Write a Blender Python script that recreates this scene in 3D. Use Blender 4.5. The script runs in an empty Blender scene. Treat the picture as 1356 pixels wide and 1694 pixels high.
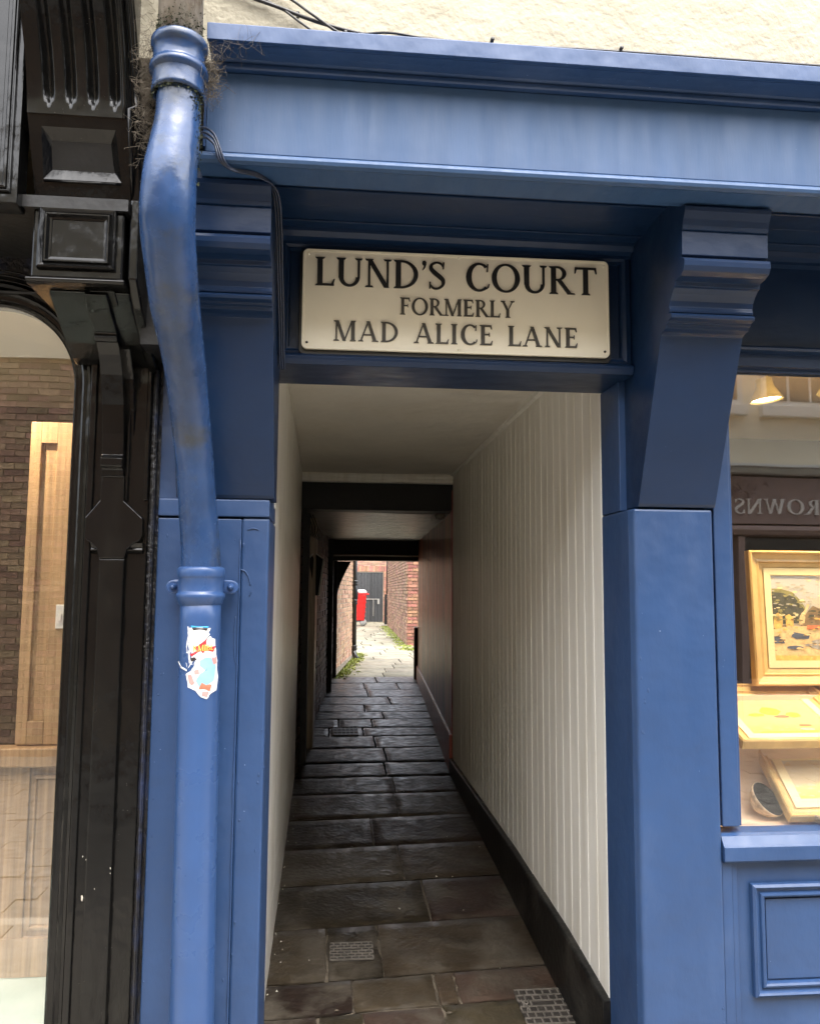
import bpy, bmesh, math, random
from mathutils import Vector, Matrix, noise
random.seed(7)
R = math.radians
S = bpy.context.scene
C = S.collection

# ------------------------------------------------------------------ camera, sky, sun, exposure
F = 1350.0                                   # focal length for a 1356 px wide frame
vy = Vector(((545-678)/F, (979-847)/F, 1.0))
ay = vy.normalized()
sx = 0.0165
ax = Vector((1.0, sx, -(vy.x + sx*vy.y))).normalized()
az = -(ay.cross(ax))
if az.y > 0: az = -az
right = Vector((ax.x, ay.x, az.x)); down = Vector((ax.y, ay.y, az.y)); fwd = Vector((ax.z, ay.z, az.z))
cam_d = bpy.data.cameras.new('camera'); cam = bpy.data.objects.new('camera', cam_d); C.objects.link(cam)
mw = Matrix.Identity(4)
for i in range(3):
    mw[i][0] = right[i]; mw[i][1] = -down[i]; mw[i][2] = -fwd[i]
mw[0][3], mw[1][3], mw[2][3] = 0.0, -2.7, 1.7
cam.matrix_world = mw
cam_d.sensor_fit = 'HORIZONTAL'; cam_d.sensor_width = 36; cam_d.lens = 36*F/1356
cam_d.clip_start = 0.02; cam_d.clip_end = 400
S.camera = cam

w = bpy.data.worlds.new('World'); S.world = w; w.use_nodes = True
wt = w.node_tree; bg = wt.nodes['Background']
sky = wt.nodes.new('ShaderNodeTexSky'); sky.sky_type = 'NISHITA'; sky.sun_disc = False
SUN_EL, SUN_AZ = R(66), R(162)
sky.sun_elevation = SUN_EL; sky.sun_rotation = SUN_AZ; sky.air_density = 1.0; sky.dust_density = 4.0
hs = wt.nodes.new('ShaderNodeHueSaturation'); hs.inputs['Saturation'].default_value = 0.38
wt.links.new(sky.outputs[0], hs.inputs['Color']); wt.links.new(hs.outputs[0], bg.inputs[0])
bg.inputs[1].default_value = 0.15
sd = bpy.data.lights.new('sun', 'SUN'); sun = bpy.data.objects.new('sun', sd); C.objects.link(sun)
sd.energy = 1.5; sd.angle = R(120); sd.color = (1.0, 0.97, 0.93)
sdir = Vector((math.sin(SUN_AZ)*math.cos(SUN_EL), math.cos(SUN_AZ)*math.cos(SUN_EL), math.sin(SUN_EL)))
sun.rotation_euler = (-sdir).to_track_quat('-Z', 'Y').to_euler(); sun.location = (0, 0, 30)
S.view_settings.view_transform = 'Standard'; S.view_settings.look = 'None'
S.view_settings.gamma = 1; S.view_settings.use_curve_mapping = False
S.view_settings.exposure = 2.35
S.render.engine = 'CYCLES'
S.cycles.use_denoising = True
S.cycles.max_bounces = 10; S.cycles.diffuse_bounces = 6; S.cycles.glossy_bounces = 5
S.cycles.caustics_reflective = False; S.cycles.caustics_refractive = False

# ------------------------------------------------------------------ materials
def nd(t, kind, **kw):
    n = t.nodes.new(kind)
    for k, v in kw.items(): setattr(n, k, v)
    return n
def mat(name, col, rough=0.5, var=0.15, vs=4, bump=0.15, bs=40, stretch=(1, 1, 1), spec=0.5, metal=0,
        col2=None, c2s=2.0, c2lo=0.5, c2hi=0.65, specks=None, sps=60, spt=0.05, tone=0.0, rvar=0.0, coat=0.0, wob=0.0):
    m = bpy.data.materials.new(name); m.use_nodes = True
    t = m.node_tree; b = t.nodes['Principled BSDF']; L = t.links.new
    tc = nd(t, 'ShaderNodeTexCoord'); mp = nd(t, 'ShaderNodeMapping'); mp.inputs['Scale'].default_value = stretch
    L(tc.outputs['Object'], mp.inputs[0])
    n1 = nd(t, 'ShaderNodeTexNoise'); n1.inputs['Scale'].default_value = vs; n1.inputs['Detail'].default_value = 6
    L(mp.outputs[0], n1.inputs['Vector'])
    mix = nd(t, 'ShaderNodeMix', data_type='RGBA')
    c = list(col)[:3]
    mix.inputs[6].default_value = [max(0, x*(1-var)) for x in c]+[1]
    mix.inputs[7].default_value = [min(1, x*(1+var)) for x in c]+[1]
    mr = nd(t, 'ShaderNodeMapRange'); mr.inputs[1].default_value = 0.3; mr.inputs[2].default_value = 0.7
    L(n1.outputs[0], mr.inputs[0]); L(mr.outputs[0], mix.inputs[0])
    out = mix.outputs[2]
    if tone:
        at = nd(t, 'ShaderNodeAttribute', attribute_name='tone'); oi = nd(t, 'ShaderNodeObjectInfo')
        ad = nd(t, 'ShaderNodeMath', operation='ADD'); fr = nd(t, 'ShaderNodeMath', operation='FRACT')
        L(at.outputs['Fac'], ad.inputs[0]); L(oi.outputs['Random'], ad.inputs[1]); L(ad.outputs[0], fr.inputs[0])
        m2 = nd(t, 'ShaderNodeMapRange'); m2.inputs[3].default_value = 1-tone; m2.inputs[4].default_value = 1+tone
        L(fr.outputs[0], m2.inputs[0])
        h2 = nd(t, 'ShaderNodeHueSaturation'); L(m2.outputs[0], h2.inputs['Value']); L(out, h2.inputs['Color'])
        wn = nd(t, 'ShaderNodeTexWhiteNoise', noise_dimensions='1D'); L(fr.outputs[0], wn.inputs['W'])
        m3 = nd(t, 'ShaderNodeMapRange'); m3.inputs[3].default_value = 0.5-0.035*tone*2; m3.inputs[4].default_value = 0.5+0.03*tone*2
        L(wn.outputs['Value'], m3.inputs[0]); L(m3.outputs[0], h2.inputs['Hue'])
        out = h2.outputs[0]
    if col2:
        n2 = nd(t, 'ShaderNodeTexNoise'); n2.inputs['Scale'].default_value = c2s; n2.inputs['Detail'].default_value = 8; n2.inputs['Roughness'].default_value = 0.65
        L(mp.outputs[0], n2.inputs['Vector'])
        r2 = nd(t, 'ShaderNodeMapRange'); r2.inputs[1].default_value = c2lo; r2.inputs[2].default_value = c2hi
        L(n2.outputs[0], r2.inputs[0])
        x2 = nd(t, 'ShaderNodeMix', data_type='RGBA'); L(r2.outputs[0], x2.inputs[0]); L(out, x2.inputs[6]); x2.inputs[7].default_value = list(col2)+[1]
        out = x2.outputs[2]
    if specks:
        vo = nd(t, 'ShaderNodeTexVoronoi'); vo.inputs['Scale'].default_value = sps; L(tc.outputs['Object'], vo.inputs['Vector'])
        n3 = nd(t, 'ShaderNodeTexNoise'); n3.inputs['Scale'].default_value = 2.2; L(tc.outputs['Object'], n3.inputs['Vector'])
        lt = nd(t, 'ShaderNodeMath', operation='LESS_THAN'); L(vo.outputs['Distance'], lt.inputs[0])
        mm = nd(t, 'ShaderNodeMapRange'); mm.inputs[1].default_value = 0.45; mm.inputs[2].default_value = 0.75; mm.inputs[4].default_value = spt*2
        L(n3.outputs[0], mm.inputs[0]); L(mm.outputs[0], lt.inputs[1])
        x3 = nd(t, 'ShaderNodeMix', data_type='RGBA'); L(lt.outputs[0], x3.inputs[0]); L(out, x3.inputs[6]); x3.inputs[7].default_value = list(specks)+[1]
        out = x3.outputs[2]
    L(out, b.inputs['Base Color'])
    b.inputs['Roughness'].default_value = rough
    if rvar:
        m4 = nd(t, 'ShaderNodeMapRange'); m4.inputs[1].default_value = 0.3; m4.inputs[2].default_value = 0.7
        m4.inputs[3].default_value = max(0.03, rough-rvar); m4.inputs[4].default_value = min(1, rough+rvar)
        n5 = nd(t, 'ShaderNodeTexNoise'); n5.inputs['Scale'].default_value = vs*2.3; n5.inputs['Detail'].default_value = 5
        L(mp.outputs[0], n5.inputs['Vector']); L(n5.outputs[0], m4.inputs[0]); L(m4.outputs[0], b.inputs['Roughness'])
    b.inputs['Metallic'].default_value = metal
    b.inputs['Specular IOR Level'].default_value = spec
    b.inputs['Coat Weight'].default_value = coat
    b.inputs['Coat Roughness'].default_value = 0.12
    if bump:
        nb = nd(t, 'ShaderNodeTexNoise'); nb.inputs['Scale'].default_value = bs; nb.inputs['Detail'].default_value = 7
        L(mp.outputs[0], nb.inputs['Vector'])
        bp = nd(t, 'ShaderNodeBump'); bp.inputs['Strength'].default_value = bump; bp.inputs['Distance'].default_value = 0.01
        L(nb.outputs[0], bp.inputs['Height']); L(bp.outputs[0], b.inputs['Normal'])
        if wob:
            nw = nd(t, 'ShaderNodeTexNoise'); nw.inputs['Scale'].default_value = 7; nw.inputs['Detail'].default_value = 2
            L(tc.outputs['Object'], nw.inputs['Vector'])
            bw = nd(t, 'ShaderNodeBump'); bw.inputs['Strength'].default_value = wob; bw.inputs['Distance'].default_value = 0.03
            L(nw.outputs[0], bw.inputs['Height']); L(bw.outputs[0], bp.inputs['Normal'])
    return m

BLUE = (0.023, 0.058, 0.150)
M = {}
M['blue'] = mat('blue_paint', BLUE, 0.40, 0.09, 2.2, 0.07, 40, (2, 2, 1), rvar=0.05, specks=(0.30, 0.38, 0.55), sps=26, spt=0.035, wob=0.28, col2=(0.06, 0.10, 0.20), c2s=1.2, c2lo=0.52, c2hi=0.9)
M['blue_f'] = mat('sky_lit_blue_fascia_paint', (0.030, 0.076, 0.175), 0.52, 0.08, 3, 0.06, 40, (4, 1, .5), rvar=0.08, specks=(0.25, 0.33, 0.5), sps=30, spt=0.02, wob=0.10, col2=(0.038, 0.084, 0.182), c2s=2.4, c2lo=0.42, c2hi=0.75)  # lighter blue: the fascia's sky reflection is put into the base colour
M['blue_h'] = mat('shaded_blue_paint', (0.007, 0.023, 0.066), 0.36, 0.08, 3, 0.05, 40, (1, 2, 2), rvar=0.07, specks=(0.25, 0.33, 0.5), sps=30, spt=0.02, wob=0.12, col2=(0.012, 0.030, 0.072), spec=0.38, c2s=1.5, c2lo=0.5, c2hi=0.95)  # darker copy of the blue, with the shade under the fascia painted in
M['pipe_blue'] = mat('blue_pipe_paint', (0.019, 0.050, 0.135), 0.25, 0.25, 9, 0.2, 22, (1, 1, 1), rvar=0.08, wob=0.28, col2=(0.040, 0.045, 0.045), c2s=5, c2lo=0.50, c2hi=0.70, specks=(0.3, 0.35, 0.5), sps=45, spt=0.03)
M['pipe_low'] = mat('blue_lower_pipe_paint', (0.030, 0.072, 0.190), 0.30, 0.07, 5, 0.08, 25, (1, 1, 1), rvar=0.05, wob=0.15, specks=(0.3, 0.35, 0.5), sps=40, spt=0.02)
M['pipe_grey'] = mat('weathered_grey_pipe', (0.30, 0.27, 0.23), 0.6, 0.3, 12, 0.4, 40, (2, 2, 1), col2=(0.10, 0.07, 0.04), c2s=6, c2lo=0.5, c2hi=0.65)
M['black'] = mat('glossy_black_paint', (0.005, 0.005, 0.005), 0.14, 0.2, 5, 0.12, 22, (3, 3, 1), spec=0.34, rvar=0.02, wob=0.22, specks=(0.35, 0.33, 0.3), sps=55, spt=0.03, col2=(0.014, 0.014, 0.012), c2s=2, c2lo=0.5, c2hi=0.8)
M['black_rough'] = mat('lumpy_black_paint', (0.012, 0.012, 0.014), 0.3, 0.2, 8, 0.7, 60, spec=0.6, wob=0.5, col2=(0.02, 0.03, 0.07), c2s=8)
M['white'] = mat('white_board_paint', (0.84, 0.82, 0.76), 0.42, 0.05, 3, 0.08, 25, (6, 6, 0.6), specks=(0.35, 0.3, 0.22), sps=22, spt=0.018, col2=(0.66, 0.62, 0.52), c2s=2.2, c2lo=0.48, c2hi=0.85)
M['ceil'] = mat('cream_ceiling_plaster', (0.74, 0.71, 0.64), 0.75, 0.08, 2.5, 0.25, 9, wob=0.4, col2=(0.60, 0.55, 0.46), c2s=1.2, c2lo=0.5, c2hi=0.8)
M['skirt'] = mat('black_skirting_paint', (0.006, 0.006, 0.006), 0.38, 0.2, 8, 0.35, 30, spec=0.3, specks=(0.25, 0.23, 0.2), sps=60, spt=0.03, col2=(0.03, 0.028, 0.024), c2s=4)
M['render'] = mat('cream_render', (0.37, 0.335, 0.25), 0.85, 0.05, 3, 0.55, 45, (1, 1, 1), wob=0.5, col2=(0.30, 0.265, 0.195), c2s=1.2, c2lo=0.6, c2hi=0.9)
M['buff'] = mat('buff_render', (0.76, 0.68, 0.52), 0.9, 0.06, 2, 0.3, 30, col2=(0.68, 0.60, 0.45), c2s=1)
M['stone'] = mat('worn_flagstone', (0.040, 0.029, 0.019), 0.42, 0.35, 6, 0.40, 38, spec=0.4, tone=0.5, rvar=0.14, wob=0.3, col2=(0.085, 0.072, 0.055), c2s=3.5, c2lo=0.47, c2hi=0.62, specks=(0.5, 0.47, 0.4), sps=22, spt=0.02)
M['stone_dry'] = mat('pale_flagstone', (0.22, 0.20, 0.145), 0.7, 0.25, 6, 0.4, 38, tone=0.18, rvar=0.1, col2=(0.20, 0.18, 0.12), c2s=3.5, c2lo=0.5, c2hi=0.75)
M['pave'] = mat('grimy_pavement_flag', (0.32, 0.29, 0.24), 0.7, 0.25, 6, 0.4, 38, tone=0.18, col2=(0.22, 0.20, 0.16), c2s=3.5, c2lo=0.5, c2hi=0.75)
M['mortar'] = mat('sandy_mortar', (0.12, 0.098, 0.07), 0.9, 0.3, 20, 0.8, 60, col2=(0.06, 0.05, 0.04), c2s=5)
M['earth'] = mat('dark_joint_earth', (0.025, 0.02, 0.016), 0.9, 0.3, 15, 0.5, 50)
M['iron'] = mat('cast_iron_cover', (0.035, 0.030, 0.026), 0.5, 0.3, 20, 0.3, 80, spec=0.5)
M['iron_rib'] = mat('worn_cover_rib', (0.15, 0.135, 0.115), 0.45, 0.3, 30, 0.3, 80)
M['brick_red'] = mat('red_brick', (0.30, 0.145, 0.095), 0.85, 0.25, 18, 0.5, 60, tone=0.32)
M['brick_brown'] = mat('brown_brick', (0.29, 0.175, 0.115), 0.85, 0.25, 18, 0.5, 60, tone=0.35)
M['brick_opp'] = mat('buff_brown_brick', (0.36, 0.235, 0.155), 0.85, 0.25, 18, 0.5, 60, tone=0.35)
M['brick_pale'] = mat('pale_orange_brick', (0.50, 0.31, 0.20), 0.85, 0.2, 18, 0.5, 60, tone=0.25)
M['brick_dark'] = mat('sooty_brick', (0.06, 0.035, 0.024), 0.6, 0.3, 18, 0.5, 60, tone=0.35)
M['mort_pale'] = mat('lime_mortar', (0.48, 0.42, 0.31), 0.9, 0.15, 20, 0.4, 60)
M['mort_brown'] = mat('aged_mortar', (0.30, 0.25, 0.19), 0.9, 0.2, 20, 0.4, 60)
M['sign'] = mat('cream_sign_enamel', (0.86, 0.81, 0.66), 0.32, 0.03, 5, 0.05, 30, specks=(0.45, 0.38, 0.26), sps=28, spt=0.03)
M['letter_b'] = mat('black_letter_paint', (0.012, 0.012, 0.012), 0.35, 0.1, 9, 0.1, 60)
M['letter_g'] = mat('faded_letter_paint', (0.050, 0.045, 0.036), 0.45, 0.3, 40, 0.1, 60)
M['cable'] = mat('black_cable', (0.015, 0.014, 0.014), 0.35, 0.2, 30, 0.1, 60)
M['cable_b'] = mat('painted_cable', (0.02, 0.03, 0.06), 0.3, 0.3, 30, 0.2, 60)
M['oak'] = mat('pale_oak', (0.34, 0.215, 0.105), 0.5, 0.35, 3, 0.12, 20, (16, 16, 0.6), col2=(0.24, 0.145, 0.07), c2s=2.5, c2lo=0.5, c2hi=0.75)
M['gold'] = mat('pale_gilt_frame', (0.60, 0.39, 0.145), 0.4, 0.15, 12, 0.15, 50, coat=0.2)
M['mount'] = mat('cream_mount', (0.80, 0.66, 0.36), 0.7, 0.05, 8, 0.05, 40)
M['cream_in'] = mat('cream_interior', (0.62, 0.50, 0.32), 0.8, 0.06, 3, 0.05, 20)
M['peach'] = mat('peach_display_cloth', (0.80, 0.60, 0.40), 0.8, 0.05, 3, 0.05, 20)
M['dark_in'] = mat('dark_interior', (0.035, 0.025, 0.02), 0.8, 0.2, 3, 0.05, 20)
M['mauve'] = mat('mauve_shopfront_paint', (0.27, 0.185, 0.16), 0.45, 0.1, 5, 0.1, 30)
M['wgrey'] = mat('pale_highlight', (0.62, 0.62, 0.58), 0.5, 0.05, 5, 0.05, 30)
M['silver'] = mat('silver_letter', (0.75, 0.71, 0.66), 0.4, 0.05, 5, 0.05, 30)
M['dglass'] = mat('dark_window_glass', (0.02, 0.03, 0.028), 0.08, 0.2, 2, 0.0)
M['timber'] = mat('black_old_timber', (0.13, 0.105, 0.08), 0.34, 0.7, 4, 1.0, 9, (1, 10, 10), spec=0.7, rvar=0.12, col2=(0.02, 0.016, 0.012), c2s=2.5, c2lo=0.47, c2hi=0.56)
M['tar'] = mat('tarred_timber', (0.006, 0.006, 0.006), 0.55, 0.3, 5, 0.4, 20)
M['brown'] = mat('glossy_brown_boards', (0.30, 0.105, 0.06), 0.33, 0.35, 3, 0.45, 14, (14, 14, 0.5), spec=0.5, tone=0.4, rvar=0.06)
M['pale_board'] = mat('worn_grey_brown_board', (0.42, 0.34, 0.25), 0.4, 0.35, 3, 0.3, 20, (14, 14, 0.6))
M['dblack'] = mat('black_door_boards', (0.028, 0.029, 0.030), 0.5, 0.5, 6, 0.3, 30, (8, 8, 1.5), tone=0.25)
M['pipe_black'] = mat('black_iron_pipe', (0.012, 0.014, 0.014), 0.3, 0.2, 10, 0.1, 60, spec=0.6)
M['red'] = mat('red_bin_plastic', (0.62, 0.015, 0.015), 0.4, 0.08, 6, 0.05, 40)
M['grey_lid'] = mat('pale_bin_lid', (0.62, 0.58, 0.56), 0.5, 0.08, 6, 0.05, 40)
M['rubber'] = mat('grey_rubber', (0.25, 0.25, 0.24), 0.6, 0.1, 6, 0.05, 40)
M['steel'] = mat('dull_steel', (0.55, 0.54, 0.5), 0.35, 0.1, 20, 0.1, 60, metal=0.8)
M['moss'] = mat('moss', (0.26, 0.30, 0.07), 0.9, 0.4, 14, 0.4, 60, tone=0.3)
M['moss_dark'] = mat('dark_moss', (0.030, 0.036, 0.016), 0.95, 0.4, 30, 0.4, 60)
M['web'] = mat('dusty_cobweb', (0.11, 0.09, 0.065), 0.9, 0.3, 20, 0, 60)
M['flake'] = mat('pale_debris', (0.6, 0.56, 0.48), 0.8, 0.1, 9, 0, 60)
M['green_sheet'] = mat('pale_green_board', (0.42, 0.52, 0.45), 0.6, 0.05, 3, 0.03, 20)
M['asphalt'] = mat('street_setts', (0.20, 0.185, 0.16), 0.75, 0.3, 12, 0.4, 40)
M['roof'] = mat('slate', (0.08, 0.08, 0.09), 0.7, 0.2, 6, 0.2, 30)
M['bowl_out'] = mat('speckled_bowl_clay', (0.50, 0.36, 0.22), 0.6, 0.5, 50, 0.2, 60)
M['bowl_in'] = mat('black_glaze', (0.004, 0.0035, 0.003), 0.7, 0.1, 6, 0.0, spec=0.1)
M['bowl_blue'] = mat('pale_blue_glaze', (0.20, 0.42, 0.44), 0.2, 0.2, 20, 0.0)
M['st_white'] = mat('torn_white_paper', (0.72, 0.72, 0.72), 0.45, 0.10, 40, 0.1, 90, col2=(0.45, 0.47, 0.52), c2s=30, c2lo=0.55, c2hi=0.7)
M['st_red'] = mat('red_print', (0.62, 0.03, 0.04), 0.4, 0.1, 40, 0)
M['st_yel'] = mat('yellow_print', (0.85, 0.62, 0.12), 0.4, 0.1, 40, 0)
M['st_blk'] = mat('dark_print', (0.03, 0.025, 0.03), 0.4, 0.1, 40, 0)
M['st_blue'] = mat('pale_blue_print', (0.26, 0.48, 0.60), 0.4, 0.12, 40, 0)
M['st_cyan'] = mat('cyan_print', (0.02, 0.32, 0.60), 0.4, 0.1, 40, 0)
M['st_pink'] = mat('pink_print', (0.72, 0.28, 0.26), 0.4, 0.12, 40, 0)
M['st_brn'] = mat('brown_print', (0.42, 0.17, 0.10), 0.4, 0.12, 40, 0)

def painting_mat(name, bands, sc, blot):
    m = bpy.data.materials.new(name); m.use_nodes = True; t = m.node_tree; L = t.links.new; b = t.nodes['Principled BSDF']
    tc = nd(t, 'ShaderNodeTexCoord'); sp = nd(t, 'ShaderNodeSeparateXYZ'); L(tc.outputs['UV'], sp.inputs[0])
    n = nd(t, 'ShaderNodeTexNoise'); n.inputs['Scale'].default_value = sc; n.inputs['Detail'].default_value = 8; L(tc.outputs['UV'], n.inputs['Vector'])
    ma = nd(t, 'ShaderNodeMath', operation='MULTIPLY_ADD'); ma.inputs[1].default_value = 0.4; ma.inputs[2].default_value = -0.2
    L(n.outputs[0], ma.inputs[0]); ad = nd(t, 'ShaderNodeMath', operation='ADD'); L(ma.outputs[0], ad.inputs[0]); L(sp.outputs[1], ad.inputs[1])
    cr = nd(t, 'ShaderNodeValToRGB'); L(ad.outputs[0], cr.inputs[0])
    e = cr.color_ramp.elements
    e[0].position, e[0].color = bands[0][0], (*bands[0][1], 1); e[1].position, e[1].color = bands[-1][0], (*bands[-1][1], 1)
    for p, c in bands[1:-1]:
        k = e.new(p); k.color = (*c, 1)
    n2 = nd(t, 'ShaderNodeTexNoise'); n2.inputs['Scale'].default_value = sc*2.2; n2.inputs['Detail'].default_value = 4; L(tc.outputs['UV'], n2.inputs['Vector'])
    r = nd(t, 'ShaderNodeMapRange'); r.inputs[1].default_value = 0.54; r.inputs[2].default_value = 0.62; L(n2.outputs[0], r.inputs[0])
    x = nd(t, 'ShaderNodeMix', data_type='RGBA'); L(r.outputs[0], x.inputs[0]); L(cr.outputs[0], x.inputs[6]); x.inputs[7].default_value = (*blot, 1)
    L(x.outputs[2], b.inputs['Base Color']); b.inputs['Roughness'].default_value = 0.5
    return m
M['art1'] = painting_mat('oil_sky_print', [(0, (0.50, 0.34, 0.16)), (0.3, (0.55, 0.4, 0.22)), (0.5, (0.45, 0.38, 0.28)), (0.7, (0.5, 0.47, 0.42)), (1, (0.50, 0.48, 0.44))], 3, (0.55, 0.46, 0.34))
M['art2'] = painting_mat('flower_print', [(0, (0.75, 0.55, 0.10)), (0.2, (0.75, 0.5, 0.12)), (0.3, (0.6, 0.36, 0.17)), (0.8, (0.62, 0.40, 0.2)), (1, (0.6, 0.38, 0.2))], 4, (0.62, 0.38, 0.18))
M['art3'] = painting_mat('field_print', [(0, (0.60, 0.48, 0.10)), (0.25, (0.66, 0.52, 0.16)), (0.4, (0.60, 0.46, 0.26)), (0.7, (0.66, 0.54, 0.34)), (1, (0.60, 0.55, 0.42))], 4, (0.62, 0.5, 0.3))
def flat(name, c): return mat(name, c, 0.55, 0.2, 60, 0)
M['a_dark'] = flat('dark_green_oil', (0.09, 0.085, 0.06)); M['a_mid'] = flat('brown_oil', (0.26, 0.17, 0.09)); M['a_sand'] = flat('sand_oil', (0.70, 0.50, 0.24))
M['a_lit'] = flat('ochre_oil', (0.72, 0.45, 0.12)); M['a_slate'] = flat('slate_oil', (0.10, 0.11, 0.14)); M['a_water'] = flat('water_oil', (0.40, 0.36, 0.30)); M['a_yel'] = flat('yellow_oil', (0.85, 0.62, 0.05)); M['a_red'] = flat('red_oil', (0.6, 0.18, 0.08)); M['a_hill'] = flat('hill_oil', (0.30, 0.26, 0.10))

def emis(name, col, st):
    m = bpy.data.materials.new(name); m.use_nodes = True; b = m.node_tree.nodes['Principled BSDF']
    b.inputs['Base Color'].default_value = (*col, 1); b.inputs['Emission Color'].default_value = (*col, 1); b.inputs['Emission Strength'].default_value = st
    return m
M['lamp_on'] = emis('lit_lamp', (1.0, 0.78, 0.40), 6)
M['strip_on'] = emis('lit_strip', (1.0, 0.74, 0.34), 1.6)
def glassmat(name, fac, tint=(1, 1, 1)):
    m = bpy.data.materials.new(name); m.use_nodes = True; t = m.node_tree; t.nodes.remove(t.nodes['Principled BSDF'])
    o = t.nodes['Material Output']; g = nd(t, 'ShaderNodeBsdfGlossy'); g.inputs['Roughness'].default_value = 0.0
    tr = nd(t, 'ShaderNodeBsdfTransparent'); tr.inputs[0].default_value = (*tint, 1); mx = nd(t, 'ShaderNodeMixShader'); mx.inputs[0].default_value = fac
    n = nd(t, 'ShaderNodeTexNoise'); n.inputs['Scale'].default_value = 1.3; tc = nd(t, 'ShaderNodeTexCoord'); t.links.new(tc.outputs['Object'], n.inputs['Vector'])
    bp = nd(t, 'ShaderNodeBump'); bp.inputs['Strength'].default_value = 0.012; bp.inputs['Distance'].default_value = 0.1; t.links.new(n.outputs[0], bp.inputs['Height']); t.links.new(bp.outputs[0], g.inputs['Normal'])
    t.links.new(tr.outputs[0], mx.inputs[1]); t.links.new(g.outputs[0], mx.inputs[2]); t.links.new(mx.outputs[0], o.inputs[0])
    return m
M['glass'] = glassmat('shop_glass', 0.13)
M['glass_l'] = glassmat('tinted_shop_glass', 0.17)

# ------------------------------------------------------------------ object helpers
ORG = {}
def thing(name, label, cat, loc=(0, 0, 0), group=None):
    o = bpy.data.objects.new(name, None); C.objects.link(o); o.location = loc; o.empty_display_size = 0.2
    o['label'] = label; o['category'] = cat
    if group: o['group'] = group
    ORG[o.name] = Vector(loc); return o
def setting(name, loc=(0, 0, 0)):
    o = bpy.data.objects.new(name, None); C.objects.link(o); o.location = loc; o['kind'] = 'structure'; ORG[o.name] = Vector(loc); return o
class G:                                       # geometry gatherer, world coordinates
    def __init__(s): s.v = []; s.f = []; s.t = []; s.sm = []
    def add(s, vs, fs, tone=0.0, sm=False):
        n = len(s.v); s.v += [tuple(a) for a in vs]
        for f in fs: s.f.append([n+i for i in f]); s.t.append(tone); s.sm.append(sm)
        return s
    def box(s, x0, x1, y0, y1, z0, z1, tone=0.0):
        vs = [(x, y, z) for z in (z0, z1) for y in (y0, y1) for x in (x0, x1)]
        return s.add(vs, [(0, 2, 3, 1), (4, 5, 7, 6), (0, 1, 5, 4), (2, 6, 7, 3), (0, 4, 6, 2), (1, 3, 7, 5)], tone)
    def prof(s, pts, a, b, axis='x'):           # closed profile extruded along an axis: pts are (y,z) for x, (x,z) for y, (x,y) for z
        n = len(pts)
        if axis == 'x': f = lambda p, q: (q, p[0], p[1])
        elif axis == 'y': f = lambda p, q: (p[0], q, p[1])
        else: f = lambda p, q: (p[0], p[1], q)
        vs = [f(p, a) for p in pts]+[f(p, b) for p in pts]
        return s.add(vs, [[i, (i+1) % n, n+(i+1) % n, n+i] for i in range(n)]+[list(range(n))[::-1], [n+i for i in range(n)]])
    def ring(s, x0, x1, z0, z1, steps, T=None):  # mitred rectangular moulding, steps = (inset, y)
        rows = []
        for ins, y in steps:
            q = [Vector((x0+ins, y, z0+ins)), Vector((x1-ins, y, z0+ins)), Vector((x1-ins, y, z1-ins)), Vector((x0+ins, y, z1-ins))]
            rows.append([T @ v if T else v for v in q])
        vs = [v for r_ in rows for v in r_]; fs = []
        for i in range(len(rows)-1):
            for k in range(4):
                a = i*4+k; b = i*4+(k+1) % 4; fs.append((a, b, b+4, a+4))
        return s.add(vs, fs)
    def tube(s, pts, r, n=8, sm=True, caps=True):
        pts = [Vector(p) for p in pts]; rs = r if isinstance(r, (list, tuple)) else [r]*len(pts)
        base = len(s.v); up = Vector((0.13, 0.21, 1)).normalized(); rows = []
        t0 = (pts[1]-pts[0]).normalized(); a = t0.cross(up)
        if a.length < 0.2: a = t0.cross(Vector((1, 0, 0)))
        a.normalize()
        for i, p in enumerate(pts):
            t = (pts[min(i+1, len(pts)-1)]-pts[max(i-1, 0)]).normalized()
            a = (a-t*a.dot(t)).normalized(); b = t.cross(a)
            rows.append([p+(a*math.cos(k*2*math.pi/n)+b*math.sin(k*2*math.pi/n))*rs[i] for k in range(n)])
        vs = [v for q in rows for v in q]; fs = []
        for i in range(len(rows)-1):
            for k in range(n): fs.append((i*n+k, i*n+(k+1) % n, (i+1)*n+(k+1) % n, (i+1)*n+k))
        if caps: fs.append(list(range(n))[::-1]); fs.append([(len(rows)-1)*n+k for k in range(n)])
        return s.add(vs, fs, 0, sm)
    def lathe(s, cx, cy, prof, n=24, T=None, sm=True):
        rows = [[Vector((cx+r_*math.cos(k*2*math.pi/n), cy+r_*math.sin(k*2*math.pi/n), z)) for k in range(n)] for r_, z in prof]
        vs = [T @ v if T else v for q in rows for v in q]
        return s.add(vs, [(i*n+k, i*n+(k+1) % n, (i+1)*n+(k+1) % n, (i+1)*n+k) for i in range(len(rows)-1) for k in range(n)], 0, sm)
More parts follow.
